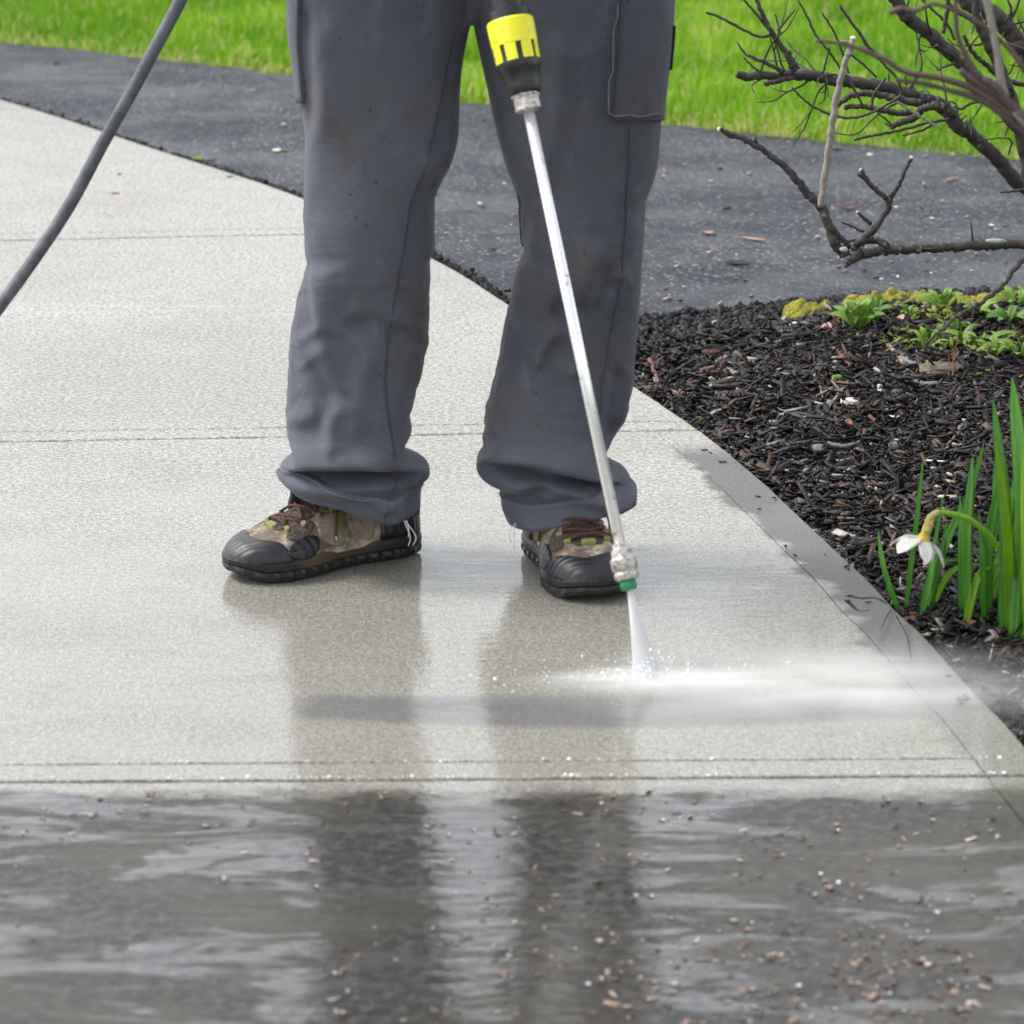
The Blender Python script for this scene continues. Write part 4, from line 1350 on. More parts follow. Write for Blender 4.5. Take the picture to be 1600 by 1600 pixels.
def ball_geo(n1=5, n2=8):
    V = [(0, 0, 1)]; F = []
    for i in range(1, n1):
        t_ = math.pi * i / n1
        for j in range(n2):
            a = 2 * math.pi * j / n2
            V.append((math.sin(t_) * math.cos(a), math.sin(t_) * math.sin(a), math.cos(t_)))
    V.append((0, 0, -1)); e = len(V) - 1
    for j in range(n2):
        k = (j + 1) % n2
        F.append((0, 1 + j, 1 + k, 1 + k)); F.append((e, e - n2 + k, e - n2 + j, e - n2 + j))
        for i in range(n1 - 2):
            F.append((1 + i * n2 + j, 1 + (i + 1) * n2 + j, 1 + (i + 1) * n2 + k, 1 + i * n2 + k))
    return np.array(V), F


def many_balls(name, C, R, sq, mat):
    v, f = ball_geo(); n = len(C)
    V = (v[None] * (R[:, None, None] * np.array((1, 1, sq))) + C[:, None, :]).reshape(-1, 3)
    F = [tuple(dict.fromkeys(i + k * len(v) for i in q)) for k in range(n) for q in f]
    return mesh(name, V, F, mat, smooth=True)


t = NT('water_drop')
M_drop = t.bsdf(Base_Color=(1, 1, 1), Roughness=.03, IOR=1.33, Transmission_Weight=1.0)
M_foam_glint = plain('aerated_water_and_glints', (.9, .92, .94), .15, .03)  # opaque white; also paints the highlights on slab beads and bud scales
C = np.c_[x, y, z]; R = rng.gamma(2, .00028, n) + .0003
tag(many_balls('flying_droplets', C, R, 1, M_foam_glint), 'tiny water droplets flying up around the jet', 'water drops', kind='stuff')
# white foam beads along the joint, painted bead highlights on the unwashed slab
n = 300
jx = rng.uniform(-.6, .6, n // 2); n2_ = n - n // 2; jy = J[3](jx) + rng.choice([.007, MG + .004, .012], n // 2) + rng.normal(0, .002, n // 2)
bx_, by_ = rng.uniform(-.55, .6, n - n // 2), rng.uniform(3.4, 4.05, n - n // 2)
C = np.c_[np.r_[jx, bx_], np.r_[jy, by_], np.full(n, .0005)]
R = np.r_[rng.gamma(2.0, .0003, n // 2) + .0005, np.where(rng.random(n2_) < .12, rng.gamma(2, .0004, n2_) + .0004, .00025)]
C[:n // 2, 0] += .02 * np.sin(C[:n // 2, 0] * 40)
tag(many_balls('water_beads', C, R, .55, M_foam_glint), 'foam beads along the joint and white-painted bead highlights on the wet slab', 'water drops', kind='stuff')
# fallen bud scales on the near slab
n = 900
bpx = np.r_[rng.normal(1350, 190, n // 3), rng.uniform(500, 1620, n // 3), rng.uniform(-100, 1600, n - 2 * (n // 3))]
bpy_ = np.r_[rng.normal(1500, 60, n // 3), 1600 - np.abs(rng.normal(0, 110, n // 3)), 1235 + rng.gamma(1.3, 60, n - 2 * (n // 3))]
g = np.array([G(a, b)[:2] for a, b in zip(bpx, bpy_)])
cl = vnoise(np.c_[g, g[:, :1] * 0], 16, 3)
k = (bpy_ > 1232) & (bpy_ < 1720) & (cl > .42) & (g[:, 0] < edge_x(g[:, 1]) - .02)
g = g[k]; n = len(g)
s = rng.gamma(2.2, .0009, n) + .0013
M_bud = mat_tint('fallen_bud_scales', [(0, (.04, .025, .018)), (.3, (.15, .085, .06)), (.65, (.36, .23, .175)), (1, (.60, .50, .44))], .4, .5, .2)
tag(chips('bud_litter', g[:, 0], g[:, 1], np.full(n, .0012), s * 2.0, s * rng.uniform(.5, 1.1, n), np.full(n, .0006), .16, M_bud, rng.random(n)), 'pinkish brown bud scales washed over the dark wet slab', 'litter', kind='stuff')

gl = g[rng.random(n) < .22] + .002  # white balls stand in for glints of light on the wet scales
C = np.c_[gl, np.full(len(gl), .001)]
tag(many_balls('painted_glints', C, rng.gamma(2, .0003, len(gl)) + .0004, .6, M_foam_glint), 'white balls painted as wet glints on the bud scales on the dark slab', 'water drops', kind='stuff')

# ================================================================== bare shrub on the right
def mat_bark(name, a, b, lich=.5):
    t = NT(name)
    c = t.mix(t.noise(70, 4, .65), a, b)
    c = t.mix(t.ss(t.noise(38, 3, .6), .64, .72, 0, lich), c, (.33, .34, .29))
    return t.bsdf(Base_Color=c, Roughness=.62, Normal=t.bump(t.noise(140, 4, .7, stretch=(1, 1, .5)), .003))


M_bark = mat_bark('dark_wet_bark', (.018, .014, .012), (.06, .05, .042))
M_red = mat_bark('reddish_twig_bark', (.055, .036, .032), (.12, .075, .065), .35)
M_grey = mat_bark('weathered_grey_wood', (.17, .15, .13), (.30, .27, .24), .4)
M_cut = plain('pale_cut_wood', (.62, .55, .45), .7, .15)
M_lich = plain('pale_green_lichen', (.30, .38, .30), .9, .3, 150, bump=.002)
shrub = tag(empty('bare_shrub'), 'leafless dark branched shrub reaching in from the right edge', 'shrub')
SY = 6.35


def limb(pts, mat, parent, name, Y=SY, dY=0.0, n=None, wob=.18, cut=False):
    q = np.array(pts, float)                                # px, py, radius px
    n = n or max(10, len(q) * 7)
    ys = Y + np.linspace(0, dY, len(q))
    p3 = np.array([P(a, b, yy) for (a, b, _), yy in zip(q, ys)])
    c = spline(p3, n); r = spline(q[:, 2:], n)[:, 0] / px_m(Y)
    s_ = np.linspace(0, 30, n)
    c[1:-1] += (rng.random((n - 2, 3)) - .5) * np.minimum(.006, r[1:-1, None] * .6)
    r = np.maximum(r * (1 + .10 * (rng.random(n) - .5)), .0007)
    o = tube(name, c, r, mat, parent, 9 if r.max() > .004 else 6, wob)
    if cut:
        tdir = c[0] - c[1]; tdir /= np.linalg.norm(tdir)
        tube('cut_end', [c[0] - tdir * .001, c[0] + tdir * .0025], r[0] * .96, M_cut, o, 9)
    return o, c


R_END = P(1760, 560, SY)
def far_end(o): return o


# limbs run on out of the picture to one root clump
root = np.array((1.22, 6.45, -.02))
def to_root(pts):
    """extend a limb (picture points) off the frame; the last point is followed by the root"""
    return pts


def rooted(pts, mat, Y=SY, dY=.1, rroot=.016, name='branch', cut=False):
    q = np.array(pts, float)
    ys = Y + np.linspace(0, dY, len(q))
    p3 = [P(a, b, yy) for (a, b, _), yy in zip(q, ys)]
    r3 = list(q[:, 2] * .86 / px_m(Y))
    last = p3[-1]
    mid = last * .45 + root * .55 + np.array((.05, 0, .06))
    p3 = np.array(p3 + [mid, root]); r3 = np.array(r3 + [max(r3[-1], rroot * .8), rroot])
    n = len(p3) * 8
    c = spline(p3, n); r = spline(r3[:, None], n)[:, 0]
    c[1:-1] += (rng.random((n - 2, 3)) - .5) * .004
    r = np.maximum(r * (1 + .12 * (rng.random(n) - .5)), .0008)
    o = tube(name, c, r, mat, shrub, 12, .14)
    if cut:
        tdir = c[0] - c[1]; tdir /= np.linalg.norm(tdir)
        tube('cut_end', [c[0] - tdir * .001, c[0] + tdir * .003], r[0] * .95, M_cut, o, 9)
    return o, c


B1, c1 = rooted([(1150, 116, 6), (1168, 119, 8), (1215, 119, 8), (1258, 116, 10), (1300, 124, 10.5), (1345, 129, 11), (1400, 141, 11.5), (1440, 154, 12), (1472, 166, 13), (1497, 196, 13.5), (1520, 212, 13), (1560, 250, 13), (1612, 298, 14)], M_bark)
B2, c2 = rooted([(1385, -40, 10), (1399, 0, 12), (1421, 28, 13), (1458, 59, 12.5), (1491, 88, 13), (1534, 131, 13), (1570, 170, 14), (1620, 220, 15)], M_bark, SY - .1)
B3, c3 = rooted([(1490, -40, 14), (1508, 0, 15), (1545, 18, 16), (1578, 50, 16), (1606, 92, 17), (1650, 170, 17)], M_bark, SY + .15, .0)
B4, c4 = rooted([(1520, -30, 8), (1532, 39, 9), (1548, 77, 10), (1563, 109, 11), (1574, 142, 12), (1585, 175, 13), (1604, 241, 14), (1640, 330, 15)], M_bark, SY - .05, .05)
B6, c6 = rooted([(1322, 416, 3), (1328, 408, 7), (1340, 399, 10), (1358, 394, 9), (1385, 391, 9.5), (1420, 389, 8.5), (1450, 388, 8.5), (1500, 385, 8.5), (1545, 383, 9), (1600, 382, 9), (1660, 386, 10)], M_bark, SY - .25, .15)
B7, c7 = rooted([(1440, 545, 1.5), (1465, 520, 3), (1500, 492, 3.5), (1535, 472, 4), (1565, 447, 5), (1600, 404, 5.5), (1650, 370, 7)], M_bark, SY - .3, .2, .010)
for pt in ((1555, 377), (1318, 390)):
    a = P(pt[0], pt[1], SY - .26 + (.07 if pt[0] > 1400 else 0))
    v, f = ball_geo(6, 10)
    v = v * (1 + .35 * (rng.random((len(v), 1)) - .5)) * np.array((.017 if pt[0] > 1400 else .007, .0035, .0045)) + a + np.array((0, -.0085 if pt[0] > 1400 else -.010, .002))
    mesh('lichen_patch', v, [tuple(dict.fromkeys(q)) for q in f], M_lich, B6, smooth=True)
T = lambda pts, par, mat=M_bark, Y=SY, dY=0.0, cut=False: limb(pts, mat, par, 'twig', Y, dY, cut=cut)
Y6 = SY - .25
T([(1124, 202, 3.5), (1140, 209, 4), (1172, 222, 5), (1205, 244, 5), (1240, 276, 6), (1262, 302, 7), (1283, 322, 7.5), (1294, 350, 8), (1308, 384, 8), (1322, 398, 8)], B6, Y=Y6, cut=True)
T([(1155, 212, 2), (1142, 215, 2), (1130, 208, 1.5)], B6, Y=Y6)
T([(1185, 226, 1), (1180, 220, 3), (1180, 214, 1.5)], B6, Y=Y6)
T([(1333, 60, 4.5), (1328, 80, 5), (1322, 95, 5), (1312, 130, 5), (1303, 180, 5.5), (1296, 230, 5.5), (1288, 280, 5.5), (1283, 322, 5.5)], B6, M_grey, Y=Y6 - .03, cut=True)
T([(1313, 64, 2), (1322, 66, 3), (1330, 70, 4)], B6, M_grey, Y=Y6 - .03)
T([(1424, 247, 3), (1416, 262, 3.2), (1406, 285, 3.8), (1393, 306, 4.5), (1387, 325, 5), (1375, 345, 5.5), (1362, 362, 6), (1340, 380, 6), (1335, 390, 6)], B6, Y=Y6 - .02, cut=True)
T([(1345, 266, 3.5), (1352, 278, 4), (1366, 294, 4), (1382, 308, 4), (1390, 318, 4)], B6, Y=Y6 - .02, cut=True)
T([(1340, 272, 2.5), (1352, 280, 3)], B6, Y=Y6 - .02)
T([(1340, 332, 2.5), (1350, 341, 3), (1360, 349, 3.5)], B6, Y=Y6 - .02, cut=True)
T([(1315, 347, 1.5), (1330, 353, 2), (1352, 364, 2.5)], B6, Y=Y6)
T([(1297, 380, 1.5), (1320, 378, 2), (1345, 374, 3)], B6, Y=Y6)
T([(1304, 360, 4), (1318, 376, 4), (1328, 388, 4)], B6, Y=Y6)
T([(1388, 385, 6), (1370, 376, 6), (1350, 376, 6), (1335, 386, 6)], B6, Y=Y6)
# twigs off the upper limb
T([(1103, 19, 2), (1120, 25, 2.2), (1150, 40, 2.5), (1185, 57, 2.5), (1205, 54, 3)], B1, Y=SY)
T([(1180, -10, 3), (1188, 14, 3.5), (1200, 40, 4), (1214, 62, 4.5), (1232, 88, 5), (1246, 110, 6)], B1, Y=SY)
T([(1156, -8, 2), (1180, 20, 2.2), (1198, 42, 2.5)], B1, Y=SY)
T([(1232, 80, 4), (1235, 100, 4.5), (1237, 116, 5)], B1, Y=SY)
T([(1243, 14, 1.5), (1228, 32, 2), (1215, 48, 2.5)], B1, Y=SY - .02)
T([(1211, 22, 1.2), (1216, 40, 1.6), (1218, 52, 2)], B1, Y=SY)
T([(1152, 66, 1.2), (1165, 84, 2), (1195, 98, 3), (1225, 112, 4)], B1, Y=SY)
T([(1162, 90, 1.5), (1178, 106, 2), (1190, 113, 2)], B1, Y=SY)
T([(1195, 131, 3.5), (1215, 127, 4), (1240, 120, 4)], B1, Y=SY)
T([(1247, 0, 1.5), (1262, 28, 2), (1275, 55, 2.2), (1295, 80, 2.2), (1312, 105, 2.2), (1325, 122, 2.5), (1336, 142, 2.2), (1348, 165, 2)], B1, Y=SY - .06)
T([(1284, 20, 1.5), (1300, 45, 1.8), (1312, 70, 2), (1322, 100, 2), (1326, 115, 2)], B1, Y=SY - .05)
T([(1312, 8, 2.2), (1325, 28, 2.4), (1345, 55, 2.6), (1355, 72, 3), (1365, 82, 3)], B1, Y=SY - .04)
T([(1365, 82, 2), (1385, 105, 2.2), (1400, 120, 2), (1408, 140, 2.5), (1406, 155, 3)], B1, Y=SY - .04)
T([(1297, 74, 1.4), (1292, 90, 1.6), (1286, 115, 2)], B1, Y=SY - .02)
T([(1330, 85, 2), (1350, 102, 2), (1370, 122, 2)], B1, Y=SY - .05)
T([(1237, 136, 1.5), (1250, 150, 2), (1268, 165, 2.2), (1295, 178, 2.4), (1320, 184, 2.4), (1345, 182, 2.4), (1370, 172, 2.4), (1395, 158, 2.4), (1408, 150, 2.2)], B1, Y=SY - .12)
T([(1302, 172, 3), (1315, 160, 4), (1330, 150, 4.5), (1350, 146, 5), (1380, 150, 5.5), (1410, 156, 6), (1440, 162, 7)], B1, Y=SY - .02)
T([(1320, 168, 4), (1345, 166, 4), (1370, 170, 4.5), (1405, 177, 5), (1425, 175, 5)], B1, Y=SY + .02)
T([(1393, 200, 4), (1405, 192, 5), (1425, 186, 6), (1440, 172, 6), (1458, 165, 6), (1475, 168, 8)], B1, Y=SY - .04)
T([(1334, 219, 2), (1352, 214, 2.4), (1380, 209, 2.6), (1420, 200, 2.6), (1450, 192, 2.6), (1483, 186, 3)], B1, Y=SY)
T([(1410, 212, 1.3), (1440, 204, 2), (1462, 192, 2.4)], B1, Y=SY)
T([(1382, 192, 1.5), (1395, 200, 2.2)], B1, Y=SY - .04)
T([(1384, 122, 2), (1372, 138, 2.4), (1364, 152, 2.4), (1362, 165, 2.4)], B1, Y=SY - .07)
T([(1472, 201, 1.5), (1455, 192, 2), (1435, 180, 2.2), (1412, 165, 2.4), (1400, 158, 2.4)], B1, M_grey, Y=SY - .12)
T([(1370, 175, 1.5), (1388, 190, 1.8), (1396, 198, 2)], B1, Y=SY - .08)
T([(1414, 118, 1.5), (1416, 132, 2)], B1, Y=SY - .03)
T([(1510, 188, 2), (1510, 200, 3)], B1, Y=SY - .03)
T([(1537, 156, 2), (1515, 163, 2.4), (1502, 170, 2.2), (1490, 166, 2)], B4, Y=SY - .08)
T([(1464, 110, 1.5), (1476, 104, 2), (1492, 99, 2.4)], B2, Y=SY - .12)
T([(1528, 219, 1), (1577, 217, 1.4), (1576, 242, 1.6)], B1, Y=SY)
T([(1563, 300, 2), (1580, 299, 2.2), (1612, 297, 2.6), (1650, 310, 3)], B1, Y=SY - .1)
T([(1440, 0, 2), (1460, 18, 2.2), (1480, 38, 2.4), (1492, 62, 2.6)], B2, Y=SY)
T([(1482, -10, 3.5), (1480, 20, 3.5), (1474, 52, 3)], B2, Y=SY - .02)
T([(1478, 5, 4), (1500, 20, 4), (1525, 35, 4), (1548, 55, 4.5)], B3, Y=SY + .05)
T([(1505, 55, 3), (1520, 82, 3.5), (1540, 100, 4), (1562, 122, 4.5)], B4, Y=SY)
T([(1595, -5, 2), (1588, 14, 2.4), (1578, 30, 3)], B3, Y=SY + .1)
T([(1575, 0, 2), (1580, 16, 2.2), (1572, 34, 2.4)], B3, Y=SY + .1)
T([(1515, 69, 1.5), (1530, 70, 1.8), (1550, 58, 2)], B3, Y=SY + .05)
T([(1480, 60, 1.2), (1500, 72, 1.5), (1560, 66, 1.6), (1605, 78, 1.8)], B3, M_red, Y=SY)
T([(1640, 132, 3), (1600, 132, 4), (1575, 126, 4)], B4, Y=SY)
T([(1590, 30, 1.5), (1610, 70, 2)], B3, Y=SY + .1)
# short spurs scattered along the limbs
for par, cc in ((B1, c1), (B2, c2), (B6, c6), (B3, c3), (B4, c4)):
    for k in rng.integers(4, int(len(cc) * .75), 7):
        d0 = rng.normal(0, 1, 3); d0[1] *= .6; d0 /= np.linalg.norm(d0)
        l_ = .012 + .03 * rng.random()
        tube('spur', [cc[k], cc[k] + d0 * l_ * .6 + np.array((0, 0, .003)), cc[k] + d0 * l_ + np.array((0, 0, .006))], [.002, .0016, .0009], M_bark, par, 5)
# nearer, out of focus reddish stems
near = tag(empty('red_stemmed_shrub'), 'blurred reddish bare stems in front of the dark shrub at upper right', 'shrub')
NY = 4.25
def nearstem(pts, mat=M_red, dY=.0):
    q = np.array(pts, float); ys = NY + np.linspace(0, dY, len(q))
    p3 = [P(a, b, yy) for (a, b, _), yy in zip(q, ys)]
    r3 = list(q[:, 2] * .72 / px_m(NY)); rt = np.array((.98, NY + .1, -.03))
    p3 = np.array(p3 + [p3[-1] * .4 + rt * .6 + np.array((.04, 0, .1)), rt]); r3 = np.array(r3 + [.009, .010])
    n = len(p3) * 8
    c = spline(p3, n); r = spline(r3[:, None], n)[:, 0]
    return tube('stem', c, np.maximum(r * (1 + .15 * (rng.random(n) - .5)), .001), mat, near, 9, .1)
nearstem([(1274, 64, 3), (1300, 66, 4), (1337, 74, 4.5), (1381, 92, 6), (1414, 112, 6.5), (1469, 122, 7.5), (1523, 140, 9), (1578, 178, 10), (1640, 230, 11)])
nearstem([(1400, 125, 4), (1440, 130, 5), (1480, 140, 6), (1540, 160, 8), (1600, 205, 8), (1650, 250, 9)])
nearstem([(1537, -20, 7), (1548, 30, 7.5), (1558, 80, 8), (1566, 135, 9), (1580, 170, 9), (1640, 240, 10)], M_grey)
nearstem([(1493, -20, 5), (1494, 30, 5), (1497, 58, 6), (1512, 92, 7), (1530, 120, 8), (1600, 190, 10)])
nearstem([(1390, 20, 7), (1410, 13, 6), (1430, 17, 6), (1470, 8, 4), (1560, 60, 5), (1650, 180, 8)])
nearstem([(1500, 110, 7), (1520, 125, 9), (1560, 150, 10), (1600, 182, 11), (1660, 230, 12)])

# ================================================================== daffodils
M_daf = mat_leafy('daffodil_leaf_green', (.085, .30, .035), (.17, .46, .06))
M_dafl = mat_leafy('daffodil_leaf_yellow_green', (.22, .46, .02), (.32, .58, .04))
M_weed = mat_leafy('weed_leaf_lime', (.17, .35, .035), (.30, .45, .08))
M_weed2 = mat_leafy('weed_leaf_deep', (.07, .20, .02), (.16, .33, .04))
M_pet = mat_leafy('white_petal', (.80, .79, .74), (.88, .87, .83), .3, .5)
M_cor = mat_leafy('yellow_corona', (.70, .52, .03), (.82, .68, .10), .3, .5)
M_spathe = plain('papery_spathe', (.34, .30, .10), .8, .35, 120)


def strap(name, pts, wmax, mat, parent, prof=None, n=16, face=(0, -1, 0.25), fold=.35):
    """leaf blade: midrib curve, width profile, shallow V section with real thickness"""
    c = spline(np.array(pts, float), n)
    T_ = np.gradient(c, axis=0); T_ /= np.linalg.norm(T_, axis=1)[:, None]
    s_ = np.linspace(0, 1, n)
    w = wmax * (np.interp(s_, *prof) if prof is not None else np.interp(s_, [0, .3, .7, .9, 1], [.75, 1, .85, .5, .06]))
    fc = np.asarray(face, float); fc /= np.linalg.norm(fc)
    S_ = np.cross(T_, fc); S_ /= np.linalg.norm(S_, axis=1)[:, None] + 1e-9
    Nn = np.cross(S_, T_); th = .0006
    rowsV = []
    for k in range(n):
        e = S_[k] * w[k] * .5; f_ = Nn[k] * w[k] * fold * .5
        rowsV.append([c[k] - e + f_, c[k] - e * .5 + f_ * .2, c[k], c[k] + e * .5 + f_ * .2, c[k] + e + f_, c[k] + e * .5 + f_ * .2 - Nn[k] * th * 2, c[k] - Nn[k] * th * 3, c[k] - e * .5 + f_ * .2 - Nn[k] * th * 2])
    V = np.array(rowsV).reshape(-1, 3)
    F = [(k * 8 + a, k * 8 + (a + 1) % 8, (k + 1) * 8 + (a + 1) % 8, (k + 1) * 8 + a) for k in range(n - 1) for a in range(8)]
    return mesh(name, V, F, mat, parent, smooth=True)


def daf_leaf(parent, base, tip, wpx, bend=0.0, mat=None, lean=0.0, mid=None, off=0.0):
    b3 = G(base[0], base[1]); b3[1] += off; Y = b3[1]; b3[2] = bed_h(b3[0], b3[1]) - .004
    t3 = P(tip[0], tip[1], Y + lean)
    if mid is not None:
        m3 = P(mid[0], mid[1], Y + lean * .5); pts = [b3, m3, t3]
    else:
        m3 = (b3 + t3) / 2 + np.array((bend, -.01, .01)); pts = [b3, m3, t3]
    return strap('leaf', pts, wpx / px_m(Y), mat or M_daf, parent, face=(rng.normal(0, .35), -1, .2))


d1 = tag(empty('daffodil_plant'), 'tall broad daffodil leaves at the right edge of the bed', 'daffodil')
for a in [((1590, 995), (1582, 590), 34, .012, M_daf), ((1572, 985), (1552, 625), 24, .006, M_daf), ((1598, 1000), (1618, 640), 30, .0, M_daf), ((1583, 990), (1556, 690), 22, .004, M_dafl), ((1612, 1000), (1650, 600), 30, 0, M_daf),
          ((1590, 985), (1640, 800), 24, .02, M_dafl), ((1606, 990), (1600, 700), 24, 0, M_dafl), ((1568, 975), (1571, 720), 18, .0, M_daf)]:
    daf_leaf(d1, *a[:3], bend=a[3], mat=a[4], lean=rng.normal(0, .03), off=rng.normal(0, .015))
d2 = tag(empty('daffodil_plant'), 'daffodil clump with one nodding white flower beside the walk', 'daffodil')
for a in [((1500, 930), (1538, 690), 15, -.012), ((1510, 945), (1520, 712), 17, -.006), ((1515, 935), (1555, 720), 16, .012), ((1520, 925), (1585, 745), 16, .01), ((1505, 950), (1500, 775), 12, 0), ((1540, 940), (1566, 735), 18, -.01),
          ((1535, 955), (1530, 800), 14, 0), ((1548, 935), (1590, 800), 14, .01), ((1530, 945), (1545, 850), 13, .008), ((1495, 915), (1521, 760), 12, 0)]:
    daf_leaf(d2, *a[:3], bend=a[3], lean=rng.normal(0, .03), off=rng.normal(0, .02))
daf_leaf(d2, (1507, 958), (1572, 868), 14, mat=M_dafl, mid=(1530, 900))
daf_leaf(d2, (1545, 935), (1588, 880), 12, mat=M_dafl, mid=(1562, 900))
daf_leaf(d2, (1435, 935), (1522, 873), 8, mat=M_daf, mid=(1462, 885))
daf_leaf(d2, (1450, 935), (1530, 880), 10, mat=M_dafl, mid=(1485, 895))
daf_leaf(d2, (1440, 940), (1520, 762), 15, mid=(1478, 850))
daf_leaf(d2, (1452, 938), (1480, 812), 9, mat=M_daf)
sb = G(1580, 965); sb[2] = bed_h(sb[0], sb[1]); SYd = sb[1]
stem = tube('stem', spline([sb, P(1576, 900, SYd), P(1566, 868, SYd - .01), P(1546, 838, SYd - .02), P(1515, 812, SYd - .03), P(1482, 802, SYd - .035), P(1462, 802, SYd - .04)], 40), .0038, M_dafl, d2, 10)
n0 = P(1463, 802, SYd - .04); n1 = P(1452, 812, SYd - .041); n2 = P(1446, 832, SYd - .042); n3 = P(1438, 848, SYd - .043)
fl = lathe('flower_tube', [(0, .0035), (.006, .006), (.014, .0062), (.022, .0055), (.030, .009), (.036, .013)], n1 + (n0 - n1) * .3, (n3 - n1), M_cor, d2, 14)
tube('spathe', spline([n0 + np.array((.004, 0, .001)), n0, n1, n2 + np.array((.002, -.004, 0))], 14), np.linspace(.0042, .0055, 14), M_spathe, fl, 9)
axis = n3 - n1; axis /= np.linalg.norm(axis)
u = np.cross(axis, (0, 1, 0)); u /= np.linalg.norm(u); w = np.cross(axis, u)
for k in range(6):
    a = k * math.pi / 3 + .25
    o_ = math.cos(a) * u + math.sin(a) * w
    b0_ = n3 - axis * .006 + o_ * .006
    ln = .034 if k % 2 else .038
    strap('petal', [b0_, b0_ + o_ * ln * .5 + axis * .008, b0_ + o_ * ln * .9 + axis * .024], .027, M_pet, fl, prof=([0, .2, .5, .8, 1], [.35, .8, 1, .75, .08]), face=-axis, fold=.12)
d3 = tag(empty('daffodil_plant'), 'small sparse daffodil shoots nearest the concrete edge', 'daffodil')
for a in [((1414, 940), (1443, 715), 9, .0), ((1412, 942), (1372, 832), 10, -.008), ((1416, 938), (1425, 850), 8, 0), ((1438, 945), (1474, 775), 8, 0), ((1436, 948), (1460, 850), 10, .004)]:
    daf_leaf(d3, *a[:3], bend=a[3])

# ================================================================== weeds, moss, stones, sticks on the bed
def weed(px, py, n, lpx, wpx, label, mat=M_weed, up=.8, seed=0, group=None, spread=1.0):
    r_ = np.random.default_rng(seed + 50)
    b = G(px, py); b[2] = bed_h(b[0], b[1]) + .012; k = px_m(b[1]) * 1.05
    e = tag(empty('weed'), label, 'weed', group)
    for i in range(n):
        a = 2 * math.pi * i / n + r_.normal(0, .4)
        l_ = lpx / k * (.7 + .5 * r_.random()); el = up * (.5 + .8 * r_.random())
        o_ = np.array((math.cos(a), math.sin(a), 0)) * spread
        p0 = b + o_ * .004; p1 = p0 + o_ * l_ * .5 * math.cos(el) + np.array((0, 0, l_ * .55 * math.sin(el) + .004)); p2 = p0 + o_ * l_ * math.cos(el) + np.array((0, 0, l_ * .8 * math.sin(el)))
        strap('leaf', [p0, p1, p2], wpx / k * (.7 + .5 * r_.random()), mat, e, prof=([0, .15, .5, .8, 1], [.25, .5, 1, .7, .06]), n=9, face=(o_[0] * .3, o_[1] * .3 - .3, 1), fold=.3)
    return e


weed(1340, 545, 11, 62, 26, 'lush broad-leaved green weed in the mulch below the moss', M_weed, 1.0, 1)
weed(1362, 538, 7, 46, 20, 'second broad-leaved weed hugging the lush one on its right', M_weed2, 1.0, 2)
weed(1470, 515, 8, 46, 16, 'upright fresh green weed behind the hanging branch tip', M_weed, 1.1, 3)
weed(1447, 580, 9, 44, 9, 'spiky grass-like weed in the middle of the bed', M_weed, 1.1, 4)
weed(1455, 562, 8, 36, 8, 'feathery weed just above the spiky one', M_weed2, 1.0, 5)
weed(1308, 612, 5, 22, 8, 'tiny lone green sprout in the dark mulch', M_weed, 1.1, 6)
weed(1530, 570, 7, 70, 16, 'low weed with long sprawling leaves at the right of the bed', M_weed, .35, 7)
weed(1552, 598, 8, 36, 14, 'bushy little weed left of the tall daffodil leaf', M_weed, .9, 8)
weed(1590, 602, 8, 40, 16, 'bushy little weed behind the tall daffodil leaf', M_weed, .9, 9)
weed(1590, 510, 10, 48, 14, 'yellowish weed tuft at the right edge under the branch', M_weed, .8, 10)
weed(1575, 535, 9, 46, 16, 'leafy weed patch below the yellowish tuft', M_weed2, .6, 11)
weed(1525, 525, 9, 40, 12, 'short weed between moss and sprawling leaves', M_weed, .7, 12)
weed(1098, 640, 4, 12, 5, 'minute green seedling beside the far concrete corner', M_weed, .9, 13)
weed(1313, 863, 5, 16, 7, 'small green seedling touching the concrete edge', M_weed, .8, 14)
weed(1018, 617, 4, 14, 8, 'yellow-green seedling next to the trouser leg', M_weed, .7, 15)
weed(1500, 548, 8, 34, 10, 'fine green weed under the drooping twig', M_weed2, .8, 16)
weed(1420, 530, 7, 26, 7, 'thin straw-green weed beside the moss', M_weed, .9, 17)

t = NT('golden_moss')
M_moss = t.bsdf(Base_Color=t.ramp(t.noise(140, 3, .6), [(.3, (.09, .10, .010)), (.5, (.27, .25, .025)), (.75, (.45, .38, .06))]), Roughness=.9, Normal=t.bump(t.noise(420, 3, .7), .004))
MOSSL = ['leftmost golden moss cushion, alone at the bed corner', 'moss cushion leaning on the leftmost one, nearer the viewer', 'moss cushion just above the lush weed', 'moss cushion right above the lush weed, second along',
         'broad moss cushion behind the pinkish dry leaf', 'small moss cushion left of the upright fresh weed, on the asphalt side', 'moss cushion left of the upright fresh weed, on the mulch side', 'flat moss cushion behind the upright fresh weed',
         'flat moss cushion under the low branch, second from the right edge weed', 'moss cushion against the asphalt left of the rightmost one', 'rightmost moss cushion at the picture edge', 'moss cushion in front of the flat ones under the low branch',
         'nearest moss cushion left of the drooping twig', 'little moss cushion left of the lush weed', 'smallest moss cushion between the left pair and the lush weed', 'moss cushion in front of the rightmost one']
mo = [(1247, 500, 26, 15), (1268, 508, 18, 12), (1340, 484, 22, 12), (1362, 494, 20, 12), (1395, 488, 26, 13), (1420, 482, 18, 10), (1440, 494, 22, 10), (1480, 478, 26, 9), (1515, 482, 30, 9), (1545, 474, 28, 8), (1575, 480, 30, 9), (1500, 497, 30, 9), (1460, 505, 22, 9), (1330, 500, 15, 9), (1290, 497, 12, 8), (1550, 495, 28, 10)]
